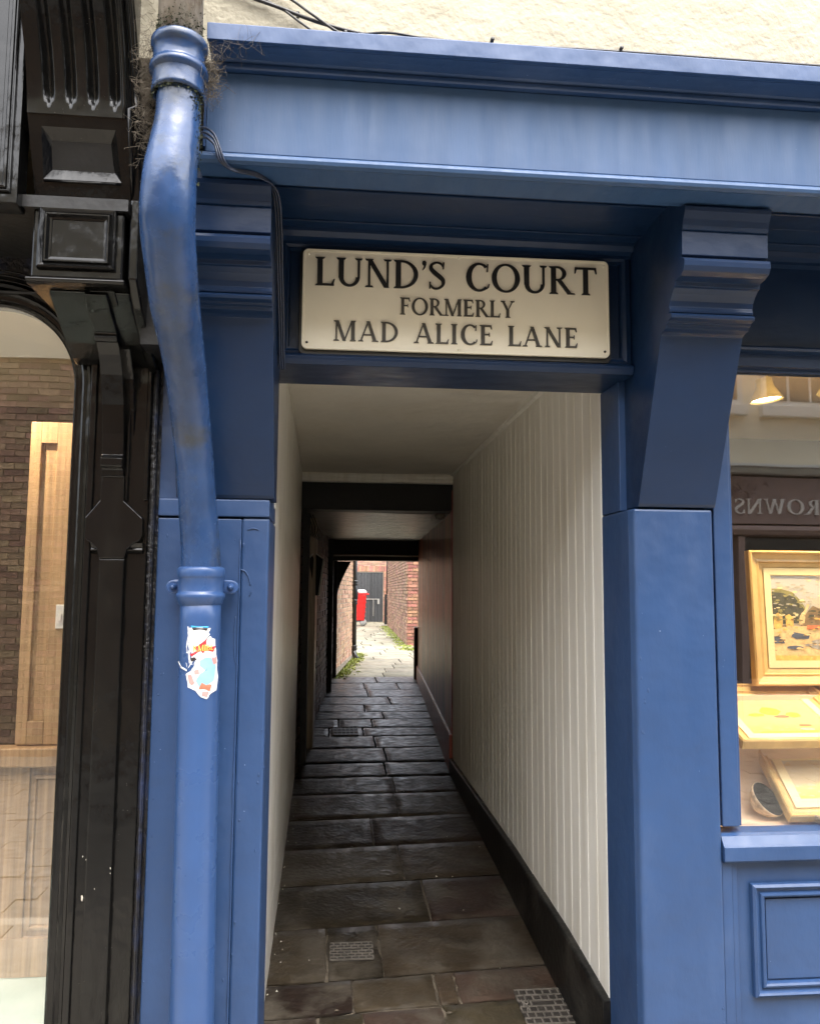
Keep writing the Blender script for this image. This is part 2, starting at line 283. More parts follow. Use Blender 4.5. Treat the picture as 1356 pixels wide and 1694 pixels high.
def part(name, g, m, parent=None, label=None, bevel=0, kind=None, uv=False, origin=None, recalc=True):
    if parent is not None:
        base = parent
        while base.name not in ORG: base = base.parent
        org = ORG[base.name]
    else: org = Vector(origin or (0, 0, 0))
    me = bpy.data.meshes.new(name)
    me.from_pydata([tuple(Vector(v)-org) for v in g.v], [], g.f)
    if any(g.sm): me.polygons.foreach_set('use_smooth', g.sm)
    if any(g.t):
        at = me.attributes.new('tone', 'FLOAT', 'FACE'); at.data.foreach_set('value', g.t)
    if recalc:
        bm = bmesh.new(); bm.from_mesh(me); bmesh.ops.recalc_face_normals(bm, faces=bm.faces); bm.to_mesh(me); bm.free()
    me.materials.append(M[m] if isinstance(m, str) else m)
    o = bpy.data.objects.new(name, me); C.objects.link(o)
    if parent is None: o.location = org
    else: o.parent = parent
    if bevel:
        b = o.modifiers.new('bevel', 'BEVEL'); b.width = bevel; b.segments = 2; b.limit_method = 'ANGLE'; b.angle_limit = R(35)
    if label: o['label'] = label
    if kind: o['kind'] = kind
    return o
def tag(o, label, cat, group=None):
    o['label'] = label; o['category'] = cat
    if group: o['group'] = group
    return o
def cat_rom(pts, k=6):
    P = [Vector(p) for p in pts]; P = [P[0]]+P+[P[-1]]; out = []
    for i in range(1, len(P)-2):
        for j in range(k):
            t = j/k; a, b, c, d = P[i-1], P[i], P[i+1], P[i+2]
            out.append(0.5*((2*b)+(c-a)*t+(2*a-5*b+4*c-d)*t*t+(3*b-a-3*c+d)*t**3))
    out.append(P[-2]); return out
def B(x0, x1, y0, y1, z0, z1): return G().box(x0, x1, y0, y1, z0, z1)

ZP = [(-9, -.12), (0, -.03), (.28, -.02), (1, .03), (4.08, .235), (7.3, .37), (11, .45), (30, .56), (60, .6)]
def zf(y):
    if y <= ZP[0][0]: return ZP[0][1]
    for (a, b), (c, d) in zip(ZP, ZP[1:]):
        if y <= c: return b+(d-b)*(y-a)/(c-a)
    return ZP[-1][1]

# ------------------------------------------------------------------ ground
g = G(); ys = [-60, -9, -4, -1.9]+[-1.9+.3*i for i in range(1, 7)]+[0.3+.5*i for i in range(62)]+[60]
ys = sorted(set(ys)); vs = []
for y in ys:
    z = (zf(y)-0.035) if y > -1.9 else -0.22
    vs += [(-60, y, z), (60, y, z)]
g.add(vs, [(2*i, 2*i+1, 2*i+3, 2*i+2) for i in range(len(ys)-1)])
o = part('ground', g, 'earth', kind='structure')
# street setts sheet and kerb
g = G(); st = random.Random(3)
for i in range(60):
    for j in range(24):
        x = -7+i*.24+(j % 2)*.12; y = -6.7+j*.2
        g.box(x, x+.236, y, y+.196, -.24, -.15+st.uniform(-.004, .004), st.random())
g.add([(-12, -6.95, -.168), (12, -6.95, -.168), (12, -2.0, -.168), (-12, -2.0, -.168)], [(0, 1, 2, 3)]); part('street_setts', g, 'asphalt', kind='stuff')['label'] = 'worn grey setts of the shopping street'
kb = setting('kerb', (0, -1.9, -.15))
for i in range(12): part('kerb_stone', B(-6+i*1.0, -5.01+i*1.0, -2.02, -1.87, -.23, -.075), 'pave', kb, bevel=.012)

# flagstones
def slab(parent, x0, x1, y0, y1, m, tilt=0.0, rough=0.004, gap=.008, nx=6, ny=4, name='flagstone', th=.06):
    nx, ny = nx+2, ny+2
    x0 += gap; x1 -= gap; y0 += gap; y1 -= gap; ea, eb = .007/(x1-x0), .007/(y1-y0)
    us = [0, ea]+[i/(nx-2) for i in range(1, nx-2)]+[1-ea, 1]; vs_ = [0, eb]+[i/(ny-2) for i in range(1, ny-2)]+[1-eb, 1]
    dq = .0035 if y0 > 4.3 else .0018; dz = random.uniform(-dq, dq); tx = random.uniform(-dq, dq); g = G(); vs = []; sd_ = random.uniform(0, 99)
    jag = lambda a: noise.noise(Vector((a*9, sd_, 0)))*(.016 if y0 < 4 else .010)
    for b in vs_:
        for a in us:
            x = x0+(x1-x0)*a+(jag(b*2+7) if a in (0, 1) else 0); y = y0+(y1-y0)*b+tilt*(x-.4)+(jag(a*3) if b in (0, 1) else 0)
            edge = -.005 if (a in (0, 1) or b in (0, 1)) else 0
            z = zf(y)+dz+tx*(a-.5)+noise.noise(Vector((x*5, y*5, sd_)))*rough*1.2+noise.noise(Vector((x*16, y*16, sd_)))*rough*.6+edge
            vs.append((x, y, z))
    A, Bn = len(us), len(vs_); n = A*Bn
    fs = [(j*A+i, j*A+i+1, (j+1)*A+i+1, (j+1)*A+i) for j in range(Bn-1) for i in range(A-1)]
    rim = [i for i in range(A)]+[j*A+A-1 for j in range(1, Bn)]+[(Bn-1)*A+i for i in range(A-2, -1, -1)]+[j*A for j in range(Bn-2, 0, -1)]
    vs += [(vs[i][0], vs[i][1], vs[i][2]-th) for i in rim]
    for k in range(len(rim)): fs.append((rim[k], rim[(k+1) % len(rim)], n+(k+1) % len(rim), n+k))
    g.add(vs, fs, 0, True)
    return part(name, g, m, parent, recalc=False)
pf = setting('passage_floor', (0.4, 0.3, 0))
rows = [(-.12, .28, [.3, .75]), (.28, .5, [.1, .62]), (.5, .79, [-.02, .16, .49]), (.79, 1.036, [.124, .478, .567]), (1.036, 1.52, [.014, .26]), (1.52, 2.02, [.535]),
        (2.02, 2.54, [.446]), (2.54, 3.05, [.30]), (3.05, 3.57, [.50]), (3.57, 4.0, [.524]), (4.0, 4.44, [.483]), (4.44, 4.97, [.518]),
        (4.97, 5.48, [.451]), (5.48, 5.88, [.02, .36]), (5.88, 6.31, [.118, .469]), (6.31, 6.73, [.616]), (6.73, 7.19, [.427]), (7.19, 7.8, [.758]),
        (7.8, 8.45, [.513]), (8.45, 9.1, [.5, .968]), (9.1, 9.8, [.7])]
def wl(y): return -.23 if y < 4.1 else -.257+(y-4.12)*.0541
def wr(y): return 1.03 if y < 4.05 else 1.02+(y-4.05)*.053
for y0, y1, js in rows:
    xs = [max(wl(y0)-.03, -.30)]+js+[wr(y1)+.03]; ti = .075 if y1 < 3.3 else (.03 if y1 < 5 else 0)
    if y0 < .28: xs = [-.19]+js+[1.02]; ti = .05
    for a, b in zip(xs, xs[1:]):
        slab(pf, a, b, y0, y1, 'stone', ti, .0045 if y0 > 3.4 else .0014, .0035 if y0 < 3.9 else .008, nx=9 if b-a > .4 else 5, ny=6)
# mortar sheet under the near stones
g = G(); ys = [-.1+.15*i for i in range(29)]; vs = []
for y in ys: vs += [(-.28, y, zf(y)-.007), (1.05, y, zf(y)-.007)]
g.add(vs, [(2*i, 2*i+1, 2*i+3, 2*i+2) for i in range(len(ys)-1)]); part('joint_mortar', g, 'mortar', pf, kind='stuff')
cf = setting('court_paving', (1, 10, .4)); y = 9.8; rr = random.Random(11)
while y < 28:
    y1 = y+rr.uniform(.42, .7); xl = (.09+(y-9.8)*.105) if y < 12.9 else -1.2; xr = 2.4; x = xl
    while x < xr-.1:
        x1 = min(xr, x+rr.uniform(.45, 1.0)); x1 = xr if xr-x1 < .25 else x1
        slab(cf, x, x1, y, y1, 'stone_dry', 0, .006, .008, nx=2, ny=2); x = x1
    y = y1
pv = setting('pavement', (0, -1, -.05)); part('joint_bed', G().add([(-5, -1.86, zf(-1.86)-.012), (5, -1.86, zf(-1.86)-.012), (5, -.13, zf(-.13)-.012), (-5, -.13, zf(-.13)-.012)], [(0, 1, 2, 3)]), 'pave', pv); yy = -1.85
for r_, (a, b) in enumerate([(-1.86, -1.3), (-1.3, -.72), (-.72, -.13)]):
    x = -4+r_*.3
    while x < 5:
        x1 = x+rr.uniform(.6, .95); slab(pv, x, x1, a, b, 'pave', 0, .003, .006, nx=2, ny=2); x = x1
# debris and moss
g = G(); dr = random.Random(5)
for i in range(52):
    if i < 30: y = dr.uniform(.3, 3.4); x = -.235+abs(dr.gauss(0, .03))
    else: y = dr.uniform(.35, 5); x = dr.uniform(-.15, .95)
    s_ = dr.uniform(.002, .006) if i < 50 else .009; z = zf(y)+.006
    g.add([(x+s_*math.cos(k*2.1+i), y+s_*math.sin(k*2.1+i)*1.5, z+.003*(k % 2)) for k in range(3)]+[(x, y, z+.006)], [(0, 1, 3), (1, 2, 3), (2, 0, 3)])
part('floor_debris', g, 'flake', kind='stuff')['label'] = 'pale specks of litter and grit along the passage floor'
def moss(name, pts, n, m, label, sz=.02, rad=.15, parent=None):
    g = G(); r_ = random.Random(len(name)+n)
    for i in range(n):
        p = r_.choice(pts); a = Vector(p)+Vector((r_.gauss(0, rad), r_.gauss(0, rad*2.2), 0)); a.z = zf(a.y)+r_.uniform(0, .012); s_ = sz*r_.uniform(.5, 1.5)
        t = r_.uniform(0, 6.3); q = Vector((math.cos(t), math.sin(t), 0))*s_; h = Vector((r_.gauss(0, .3)*s_, r_.gauss(0, .3)*s_, s_*.7))
        g.add([a-q, a+q, a+h], [(0, 1, 2)], r_.random())
    o = part(name, g, m, parent, kind='stuff', recalc=False); o['label'] = label
moss('moss_patch', [(.15+(y-10)*.105, y, 0) for y in (10.0, 10.5, 11, 11.5, 12, 12.3, 12.6, 12.9)]+[(.55, 13.5, 0)], 2600, 'moss', 'yellow green moss along the foot of the left court wall', .022, .09)
moss('moss_patch', [(1.72+(y-16)*.023, y, 0) for y in range(15, 26)], 2200, 'moss', 'yellow green moss along the foot of the right court wall', .022, .10)

g = G(); dr = random.Random(8)               # gum spots and pale worn patches trodden into the stones
for i in range(26):
    x, y = dr.uniform(-.1, .95), dr.uniform(.4, 3.0); s_ = dr.uniform(.004, .013); z = zf(y)+.0065
    g.add([(x+s_*math.cos(k*.785)*dr.uniform(.7, 1), y+s_*math.sin(k*.785)*dr.uniform(.7, 1), z) for k in range(8)], [tuple(range(8))])
part('gum_spots', g, 'mortar', kind='stuff', recalc=False)['label'] = 'dull grey gum spots trodden into the flagstones'
# drain covers
def cover(x0, x1, y0, y1, label, cat='drain cover', rows_=6, stag=True, zo=.0):
    yc = (y0+y1)/2; T = thing('drain_cover', label, cat, ((x0+x1)/2, yc, zf(yc)))
    def zt(y): return zf(y)+.008+zo
    g = G(); vs = []
    for z_ in (-.05, 0):
        for (x, y) in ((x0, y0), (x1, y0), (x1, y1), (x0, y1)): vs.append((x, y, zt(y)+z_-.004))
    g.add(vs, [(0, 1, 5, 4), (1, 2, 6, 5), (2, 3, 7, 6), (3, 0, 4, 7), (4, 5, 6, 7)]); part('cover_plate', g, 'iron', T)
    def rib(g, xa, xb, ya, yb):
        vs = [(xa, ya, zt(ya)-.006), (xb, ya, zt(ya)-.006), (xb, yb, zt(yb)-.006), (xa, yb, zt(yb)-.006), (xa, ya, zt(ya)), (xb, ya, zt(ya)), (xb, yb, zt(yb)), (xa, yb, zt(yb))]
        g.add(vs, [(0, 1, 5, 4), (1, 2, 6, 5), (2, 3, 7, 6), (3, 0, 4, 7), (4, 5, 6, 7)])
    g = G(); h = (y1-y0)/rows_; e = .003
    for i in range(rows_+1): rib(g, x0, x1, y0+i*h-e, y0+i*h+e)
    for i in range(rows_):
        n = 6; wd = (x1-x0)/n
        for k in range(n+1):
            x = x0+k*wd+(wd/2 if (i % 2 and stag) else 0)
            if x > x1: continue
            if stag and i == rows_//2 and 1 < k < 4: continue
            rib(g, x-e, x+e, y0+i*h+e, y0+(i+1)*h-e)
    part('cover_rib', g, 'iron_rib', T, kind='stuff')
    return T
ct = cover(.80, 1.0, .62, .86, 'small iron drain cover with brick pattern beside the skirting, nearest the street', zo=.006)
g = G(); zz = zf(.76)+.016          # raised Y bar and worn lettering on the cover
for a, b in (((.822, .70), (.828, .745)), ((.828, .745), (.815, .785)), ((.828, .745), (.845, .782))): g.tube([(a[0], a[1], zf(a[1])+.014), (b[0], b[1], zf(b[1])+.014)], .003, 6)
part('cover_mark', g, 'iron_rib', ct)
cover(.03, .225, 1.17, 1.32, 'small worn iron access cover set in stone near the left wall', zo=.002)
cover(.06, .305, 5.49, 5.85, 'rectangular drain grating farther down the dark passage floor', rows_=3, stag=False, zo=.004)

# ------------------------------------------------------------------ cream building over the shop
cb = thing('cream_building', 'cream rendered upper wall above the blue shopfront with cables along its foot', 'building', (2, 0, 0))
part('wall', B(-.62, 7, -.42, 9.0, 3.23, 7.6), 'render', cb)
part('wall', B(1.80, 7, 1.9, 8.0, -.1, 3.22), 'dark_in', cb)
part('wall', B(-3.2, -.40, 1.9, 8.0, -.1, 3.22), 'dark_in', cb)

# ------------------------------------------------------------------ blue shopfront
bs = thing('blue_shopfront', 'dark blue painted timber shopfront framing the passage and picture window', 'shopfront', (1.2, 0, 0))
X0, X1 = -.362, 5.5
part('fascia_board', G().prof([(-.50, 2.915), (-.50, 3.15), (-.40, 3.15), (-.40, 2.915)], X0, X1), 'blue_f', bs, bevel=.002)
g = G().prof([(-.42, 3.152), (-.515, 3.152), (-.519, 3.156), (-.519, 3.166), (-.512, 3.170), (-.525, 3.176), (-.545, 3.180), (-.575, 3.184), (-.590, 3.176), (-.602, 3.176), (-.603, 3.222), (-.598, 3.226), (-.42, 3.232)], X0+.01, X1)
part('cornice', g, 'blue', bs, bevel=.0015)
g = G().prof([(-.40, 2.88), (-.495, 2.880), (-.510, 2.876), (-.522, 2.881), (-.526, 2.890), (-.522, 2.900), (-.510, 2.906), (-.503, 2.9125), (-.40, 2.9125)], X0-.02, X1)
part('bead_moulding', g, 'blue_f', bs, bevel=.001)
for i in range(4):
    y0 = -.40+i*.107
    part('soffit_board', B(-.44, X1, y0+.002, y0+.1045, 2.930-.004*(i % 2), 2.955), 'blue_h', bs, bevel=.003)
part('fascia_end', B(-.37, -.363, -.50, -.41, 2.93, 3.15), 'blue', bs)
# header over the passage
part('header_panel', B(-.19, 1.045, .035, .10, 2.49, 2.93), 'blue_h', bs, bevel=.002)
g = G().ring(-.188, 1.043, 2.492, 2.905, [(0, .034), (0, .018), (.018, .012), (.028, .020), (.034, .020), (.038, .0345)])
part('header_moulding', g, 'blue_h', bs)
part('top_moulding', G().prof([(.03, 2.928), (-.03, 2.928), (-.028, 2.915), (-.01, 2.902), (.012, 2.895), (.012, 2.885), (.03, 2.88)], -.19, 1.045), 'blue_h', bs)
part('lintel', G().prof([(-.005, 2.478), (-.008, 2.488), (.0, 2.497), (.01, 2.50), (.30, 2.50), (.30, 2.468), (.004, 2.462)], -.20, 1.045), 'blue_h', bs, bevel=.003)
# right pilaster, its reveal, console
part('pilaster', G().prof([(1.036, .0), (1.315, .0), (1.316, .12), (1.3, .30), (1.022, .30), (1.025, .03)], -.06, 1.992, 'z'), 'blue', bs, bevel=.008)
part('reveal_post', B(1.024, 1.30, .102, .298, 1.994, 2.465), 'blue', bs, bevel=.003)
CON = [(.12, 2.928), (-.385, 2.928), (-.39, 2.885), (-.425, 2.874), (-.432, 2.868), (-.430, 2.855), (-.418, 2.835), (-.410, 2.818), (-.4085, 2.806), (-.400, 2.803), (-.405, 2.800),
       (-.402, 2.728), (-.392, 2.724), (-.394, 2.720), (-.412, 2.714), (-.417, 2.704), (-.415, 2.690), (-.406, 2.676), (-.385, 2.668), (-.350, 2.664), (-.348, 2.650), (-.338, 2.648), (-.322, 2.636),
       (-.306, 2.618), (-.300, 2.602), (-.304, 2.590), (-.302, 2.583), (-.294, 2.581), (-.310, 2.577), (-.316, 2.570), (-.312, 2.562), (-.290, 2.558), (-.288, 2.552), (-.275, 2.550), (-.272, 2.541), (-.245, 2.536), (-.232, 2.530),
       (-.012, 2.008), (-.004, 1.998), (.12, 1.998)]
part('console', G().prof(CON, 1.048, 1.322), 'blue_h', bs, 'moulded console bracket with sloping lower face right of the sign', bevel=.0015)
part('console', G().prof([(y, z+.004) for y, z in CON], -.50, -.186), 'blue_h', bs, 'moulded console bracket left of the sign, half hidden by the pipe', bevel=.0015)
# left pilaster: upper board, band, lower boards with a split seam
part('pilaster', B(-.556, -.2890, .0, .30, -.06, 1.935), 'blue', bs, bevel=.004)
part('pilaster_board', B(-.2885, -.200, .0012, .30, -.06, 1.938), 'blue', bs, bevel=.007)
part('band', B(-.556, -.200, -.006, .28, 1.942, 1.998), 'blue', bs, bevel=.004)
part('pilaster', B(-.556, -.205, .006, .29, 1.998, 2.50), 'blue', bs)
g = G(); pts = [(-.292+noise.noise(Vector((z*5, 2, 1)))*.003, -.001, z) for z in [(-.05+.04*i) for i in range(49)]]
g.tube(pts, [.0028+.0016*noise.noise(Vector((p[2]*20, 0, 0))) for p in pts], 6); part('seam_ridge', g, 'blue', bs, 'lumpy painted-over seam down the left pilaster')
g = G()                                   # old paint drips and ridges beside the pipe collar
for pth in ([(-.29, 1.77), (-.275, 1.765), (-.262, 1.745), (-.256, 1.72)], [(-.30, 1.62), (-.303, 1.56), (-.301, 1.50), (-.296, 1.47), (-.288, 1.46)], [(-.268, 1.90), (-.25, 1.905), (-.235, 1.90)], [(-.252, 1.70), (-.258, 1.685)]):
    g = G(); g.tube(cat_rom([(x, -.001, z) for x, z in pth], 4), .0022, 6); part('paint_ridge', g, 'blue', bs)
rp = random.Random(41)
g = G()
for k in range(46):
    x = rp.choice((-.545, -.535, -.30, -.275, -.215, 1.045, 1.06, 1.30))+rp.gauss(0, .006); z = rp.uniform(.2, 1.9); s_ = rp.uniform(.0012, .0032)
    g.lathe(0, 0, [(.0001, s_*.55), (s_*.7, s_*.35), (s_, 0)], 7, Matrix.Translation((x, -.0005 if x < .9 else -.0005, z)) @ Matrix.Rotation(R(90), 4, 'X') @ Matrix.Scale(rp.uniform(1, 3), 4, (0, 1, 0)))
part('paint_lumps', g, 'blue', bs, kind='stuff')
# window wall on the right
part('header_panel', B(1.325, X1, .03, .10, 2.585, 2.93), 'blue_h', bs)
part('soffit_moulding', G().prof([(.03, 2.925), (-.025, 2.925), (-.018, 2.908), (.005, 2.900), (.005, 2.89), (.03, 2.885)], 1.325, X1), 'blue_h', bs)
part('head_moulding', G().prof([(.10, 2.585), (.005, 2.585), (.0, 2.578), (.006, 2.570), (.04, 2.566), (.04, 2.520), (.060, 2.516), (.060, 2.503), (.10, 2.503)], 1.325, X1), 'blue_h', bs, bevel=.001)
wf = part('window_frame', B(1.330, 1.392, .022, .10, .92, 2.503), 'blue', bs, bevel=.004)
part('glazing_bead', B(1.394, 1.411, .048, .10, .915, 2.502), 'blue', wf, bevel=.003)
part('glass_pane', B(1.411, X1, .077, .083, .893, 2.502), 'glass', wf)
part('window_sill', G().prof([(.10, .90), (.03, .898), (.012, .892), (-.006, .868), (-.012, .862), (-.012, .818), (-.006, .812), (.10, .812)], 1.318, X1), 'blue', bs, bevel=.002)
part('stall_riser', B(1.30, X1, .03, .10, -.06, .810), 'blue', bs)
part('riser_stile', G().box(1.318, 1.352, .012, .028, -.06, .809).box(1.354, 1.372, .018, .028, -.06, .809), 'blue', bs, bevel=.002)
g = G().ring(1.420, 2.55, .372, .735, [(0, .028), (.002, .012), (.010, .006), (.016, .010), (.020, .018), (.028, .020), (.032, .012), (.038, .010), (.044, .014), (.050, .040)])
g.ring(1.470, 2.50, .422, .685, [(0, .0385), (.002, .026), (.5, .026)][:2]); pm = part('panel_moulding', g, 'blue', bs)
part('panel_field', B(1.474, 2.496, .0265, .029, .426, .681), 'blue', pm)

# ------------------------------------------------------------------ lettering (own stroke alphabet, unit cap height)
def q4(a, b, c, d): return [a, b, c, d]
def rc(x0, y0, x1, y1): return [(x0, y0), (x1, y0), (x1, y1), (x0, y1)]
def arc(cx, cy, rx, ry, tx, ty, a0, a1, n=18, off=0.0):
    out = []
    for i in range(n):
        q = []
        for k in (i, i+1):
            a = R(a0+(a1-a0)*k/n); q.append(((cx+rx*math.cos(a), cy+ry*math.sin(a)), (cx+off+(rx-tx)*math.cos(a), cy+(ry-ty)*math.sin(a))))
        out.append([q[0][0], q[1][0], q[1][1], q[0][1]])
    return out
T_, t_, sf = .165, .075, .055
def ser(x, y, w_=.30, up=True):               # bracketed serif centred on x
    s_ = sf if up else -sf
    return [[(x-w_/2, y), (x+w_/2, y), (x+w_*.36, y+s_), (x-w_*.36, y+s_)]]
def stem(x, w_=T_, b=True, t=True, y0=0, y1=1, sw=.30):
    r_ = [rc(x-w_/2, y0, x+w_/2, y1)]
    if b: r_ += ser(x, 0, sw)
    if t: r_ += ser(x, 1, sw, False)
    return r_
def dia(x0, y0, x1, y1, w_): return [[(x0-w_/2, y0), (x0+w_/2, y0), (x1+w_/2, y1), (x1-w_/2, y1)]]
def stroke(pts, ws):
    P = cat_rom([(a, b, 0) for a, b in pts], 5); n = len(P); out = []; L_ = []
    for i, p in enumerate(P):
        t = (P[min(i+1, n-1)]-P[max(i-1, 0)]).normalized(); nn = Vector((-t.y, t.x, 0)); u = i/(n-1)*(len(ws)-1); k = min(int(u), len(ws)-2); wv = ws[k]+(ws[k+1]-ws[k])*(u-k)
        L_.append(((p.x+nn.x*wv/2, p.y+nn.y*wv/2), (p.x-nn.x*wv/2, p.y-nn.y*wv/2)))
    for a, b in zip(L_, L_[1:]): out.append([a[0], b[0], b[1], a[1]])
    return out
GL = {
 'L': (.62, stem(.15)+[rc(.15, 0, .58, t_), [(.50, t_), (.58, t_), (.62, .24), (.585, .24)], rc(.55, 0, .59, t_)]),
 'U': (.86, stem(.17, b=False, y0=.3)+stem(.72, .075, b=False, y0=.3, sw=.24)+arc(.4275, .32, .325, .33, .135, .08, 180, 360, off=.01)),
 'N': (.90, stem(.17, .07, sw=.26)+dia(.17, 1, .72, 0, .16)+stem(.75, .07, b=False, sw=.26)),
 'D': (.86, stem(.17)+arc(.26, .5, .54, .5, .14, .065, -90, 90)+[rc(.17, 0, .28, .065), rc(.17, .935, .28, 1)]),
 "'": (.20, [[(.04, .93), (.07, 1.0), (.13, 1.02), (.18, .97), (.18, .88), (.14, .76), (.07, .68), (.05, .69), (.10, .80), (.10, .86), (.06, .87)]]),
 'S': (.60, stroke([(.50, .80), (.42, .93), (.28, .965), (.13, .88), (.11, .74), (.22, .60), (.38, .46), (.49, .33), (.48, .16), (.34, .04), (.19, .04), (.07, .18)], [.04, .06, .07, .09, .13, .15, .15, .13, .09, .07, .06, .04])+[[(.47, .74), (.52, .74), (.53, .97), (.49, .97)], [(.05, .03), (.09, .03), (.10, .26), (.05, .26)]]),
 'C': (.84, arc(.48, .5, .42, .52, .165, .07, 48, 312, off=.015)+[[(.72, .70), (.77, .70), (.78, .98), (.74, .98)], [(.73, .07), (.80, .14), (.82, .26), (.78, .26)]]),
 'O': (.98, arc(.49, .5, .46, .52, .16, .065, 0, 360, 36)),
 'R': (.82, stem(.17)+arc(.30, .745, .29, .255, .13, .055, -90, 90)+[rc(.17, .49, .32, .545), rc(.17, .945, .32, 1)]+dia(.36, .50, .70, 0, .15)+[[(.62, 0), (.88, 0), (.84, .04), (.70, .05)]]),
 'T': (.78, stem(.39, t=False)+[rc(.04, 1-t_, .74, 1), [(.04, 1), (.02, .78), (.06, .78), (.10, 1-t_)], [(.74, 1), (.76, .78), (.72, .78), (.68, 1-t_)]]),
 'F': (.62, stem(.17)+[rc(.17, 1-t_, .55, 1), [(.55, 1), (.58, .78), (.54, .78), (.49, 1-t_)], rc(.17, .50, .46, .56), rc(.44, .43, .47, .63)]),
 'E': (.66, stem(.17)+[rc(.17, 1-t_, .56, 1), [(.56, 1), (.59, .80), (.55, .80), (.50, 1-t_)], rc(.17, .50, .47, .56), rc(.45, .43, .48, .63), rc(.17, 0, .58, t_), [(.51, t_), (.58, 0), (.62, .22), (.58, .22)]]),
 'M': (1.06, stem(.14, .07, t=False, sw=.26)+ser(.13, 1, .22, False)+dia(.17, 1, .50, 0, .15)+dia(.83, 1, .50, 0, .07)+stem(.88, T_, t=False, sw=.28)+ser(.90, 1, .22, False)),
 'Y': (.80, stem(.40, t=False, y1=.48)+dia(.40, .42, .13, 1, .14)+dia(.40, .42, .68, 1, .07)+ser(.13, 1, .28, False)+ser(.68, 1, .24, False)),
 'A': (.90, dia(.10, 0, .43, 1, .07)+dia(.74, 0, .43, 1, .15)+[rc(.22, .30, .66, .36)]+ser(.10, 0, .24)+ser(.75, 0, .30)),
 'I': (.34, stem(.17)),
 'B': (.74, stem(.17)+arc(.28, .755, .27, .245, .13, .055, -90, 90)+arc(.30, .27, .34, .27, .135, .06, -90, 90)+[rc(.17, 0, .31, .06), rc(.17, .945, .29, 1), rc(.17, .485, .31, .54)]),
 'W': (1.18, dia(.16, 1, .38, 0, .14)+dia(.60, 1, .38, 0, .065)+dia(.60, 1, .84, 0, .14)+dia(1.05, 1, .84, 0, .065)+ser(.16, 1, .28, False)+ser(.60, 1, .26, False)+ser(1.05, 1, .24, False)),
}
def text(parent, s_, x0, x1, zb, zt, y, m, slope=0, depth=.004, flip=False, nm='letter', space=.42, track=.02, bold=1.0):
    adv = [(space if c == ' ' else GL[c][0]+track) for c in s_]; tot = sum(adv); k = (x1-x0)/tot; h = zt-zb; cur = 0
    for c, a in zip(s_, adv):
        if c != ' ':
            g = G()
            for i, poly in enumerate(GL[c][1]):
                d = depth+i*.000045; n = len(poly)
                P = [((x0+(cur+u)*k), zb+v*h) for u, v in poly]
                P = [(a_, b_+slope*(a_-x0)) for a_, b_ in P]
                yf, yb = (y-d, y) if not flip else (y+d, y)
                vs = [((x0+x1-p[0]) if flip else p[0], yf, p[1]) for p in P]+[((x0+x1-p[0]) if flip else p[0], yb, p[1]) for p in P]
                g.add(vs, [list(range(n))]+[(j, (j+1) % n, n+(j+1) % n, n+j) for j in range(n)])
            part(nm, g, m, parent)
        cur += a

# ------------------------------------------------------------------ street name sign
sg = thing('street_name_sign', "cream metal street sign with raised black serif letters reading LUND'S COURT FORMERLY MAD ALICE LANE", 'sign', (.425, 0, 2.52))
def rrect(x0, x1, z0, z1, r_, n=5):
    out = []
    for cx, cz, a0 in ((x1-r_, z1-r_, 0), (x0+r_, z1-r_, 90), (x0+r_, z0+r_, 180), (x1-r_, z0+r_, 270)):
        for i in range(n+1):
            a = R(a0+90*i/n); out.append((cx+r_*math.cos(a), cz+r_*math.sin(a)))
    return out
SL = .004
def sl_(p): return (p[0], p[1]+SL*(p[0]+.1))
part('backing_board', G().prof(list(map(sl_, rrect(-.118, .966, 2.497, 2.862, .02))), .006, .032, 'y'), 'letter_b', sg, bevel=.002)
pl = part('sign_plate', G().prof(list(map(sl_, rrect(-.108, .957, 2.513, 2.860, .018))), -.006, .0055, 'y'), 'sign', sg, bevel=.0015)
o_, i_ = list(map(sl_, rrect(-.108, .957, 2.513, 2.860, .018))), list(map(sl_, rrect(-.101, .950, 2.520, 2.853, .013)))
n = len(o_); g = G().add([(a, -.0068, b) for a, b in o_]+[(a, -.0088, b) for a, b in [(x*.9985+.0006, z*.9985+.004) for x, z in o_]]+[(a, -.0088, b) for a, b in i_]+[(a, -.0065, b) for a, b in [(x*.997+.0013, z*.997+.008) for x, z in i_]],
    [(r_*n+k, r_*n+(k+1) % n, (r_+1)*n+(k+1) % n, (r_+1)*n+k) for r_ in range(3) for k in range(n)]); part('rim', g, 'sign', sg)
text(sg, "LUND'S COURT", -.066, .918, 2.733, 2.832, -.0062, 'letter_b', .006, space=.55)
text(sg, 'FORMERLY', .222, .622, 2.643, 2.702, -.0062, 'letter_g', .008)
text(sg, 'MAD ALICE LANE', -.002, .850, 2.543, 2.613, -.0062, 'letter_g', .006, space=.60, track=.07)
for x, z in ((-.09, 2.535), (.94, 2.535), (-.09, 2.843), (.94, 2.843), (.425, 2.850), (.425, 2.525)):
    g = G().lathe(0, 0, [(.0001, .0042), (.0035, .0035), (.0045, 0)], 10, Matrix.Translation((x, -.006, z+SL*x)) @ Matrix.Rotation(R(90), 4, 'X')); part('screw', g, 'letter_b' if z < 2.6 and x != .425 else 'sign', sg)

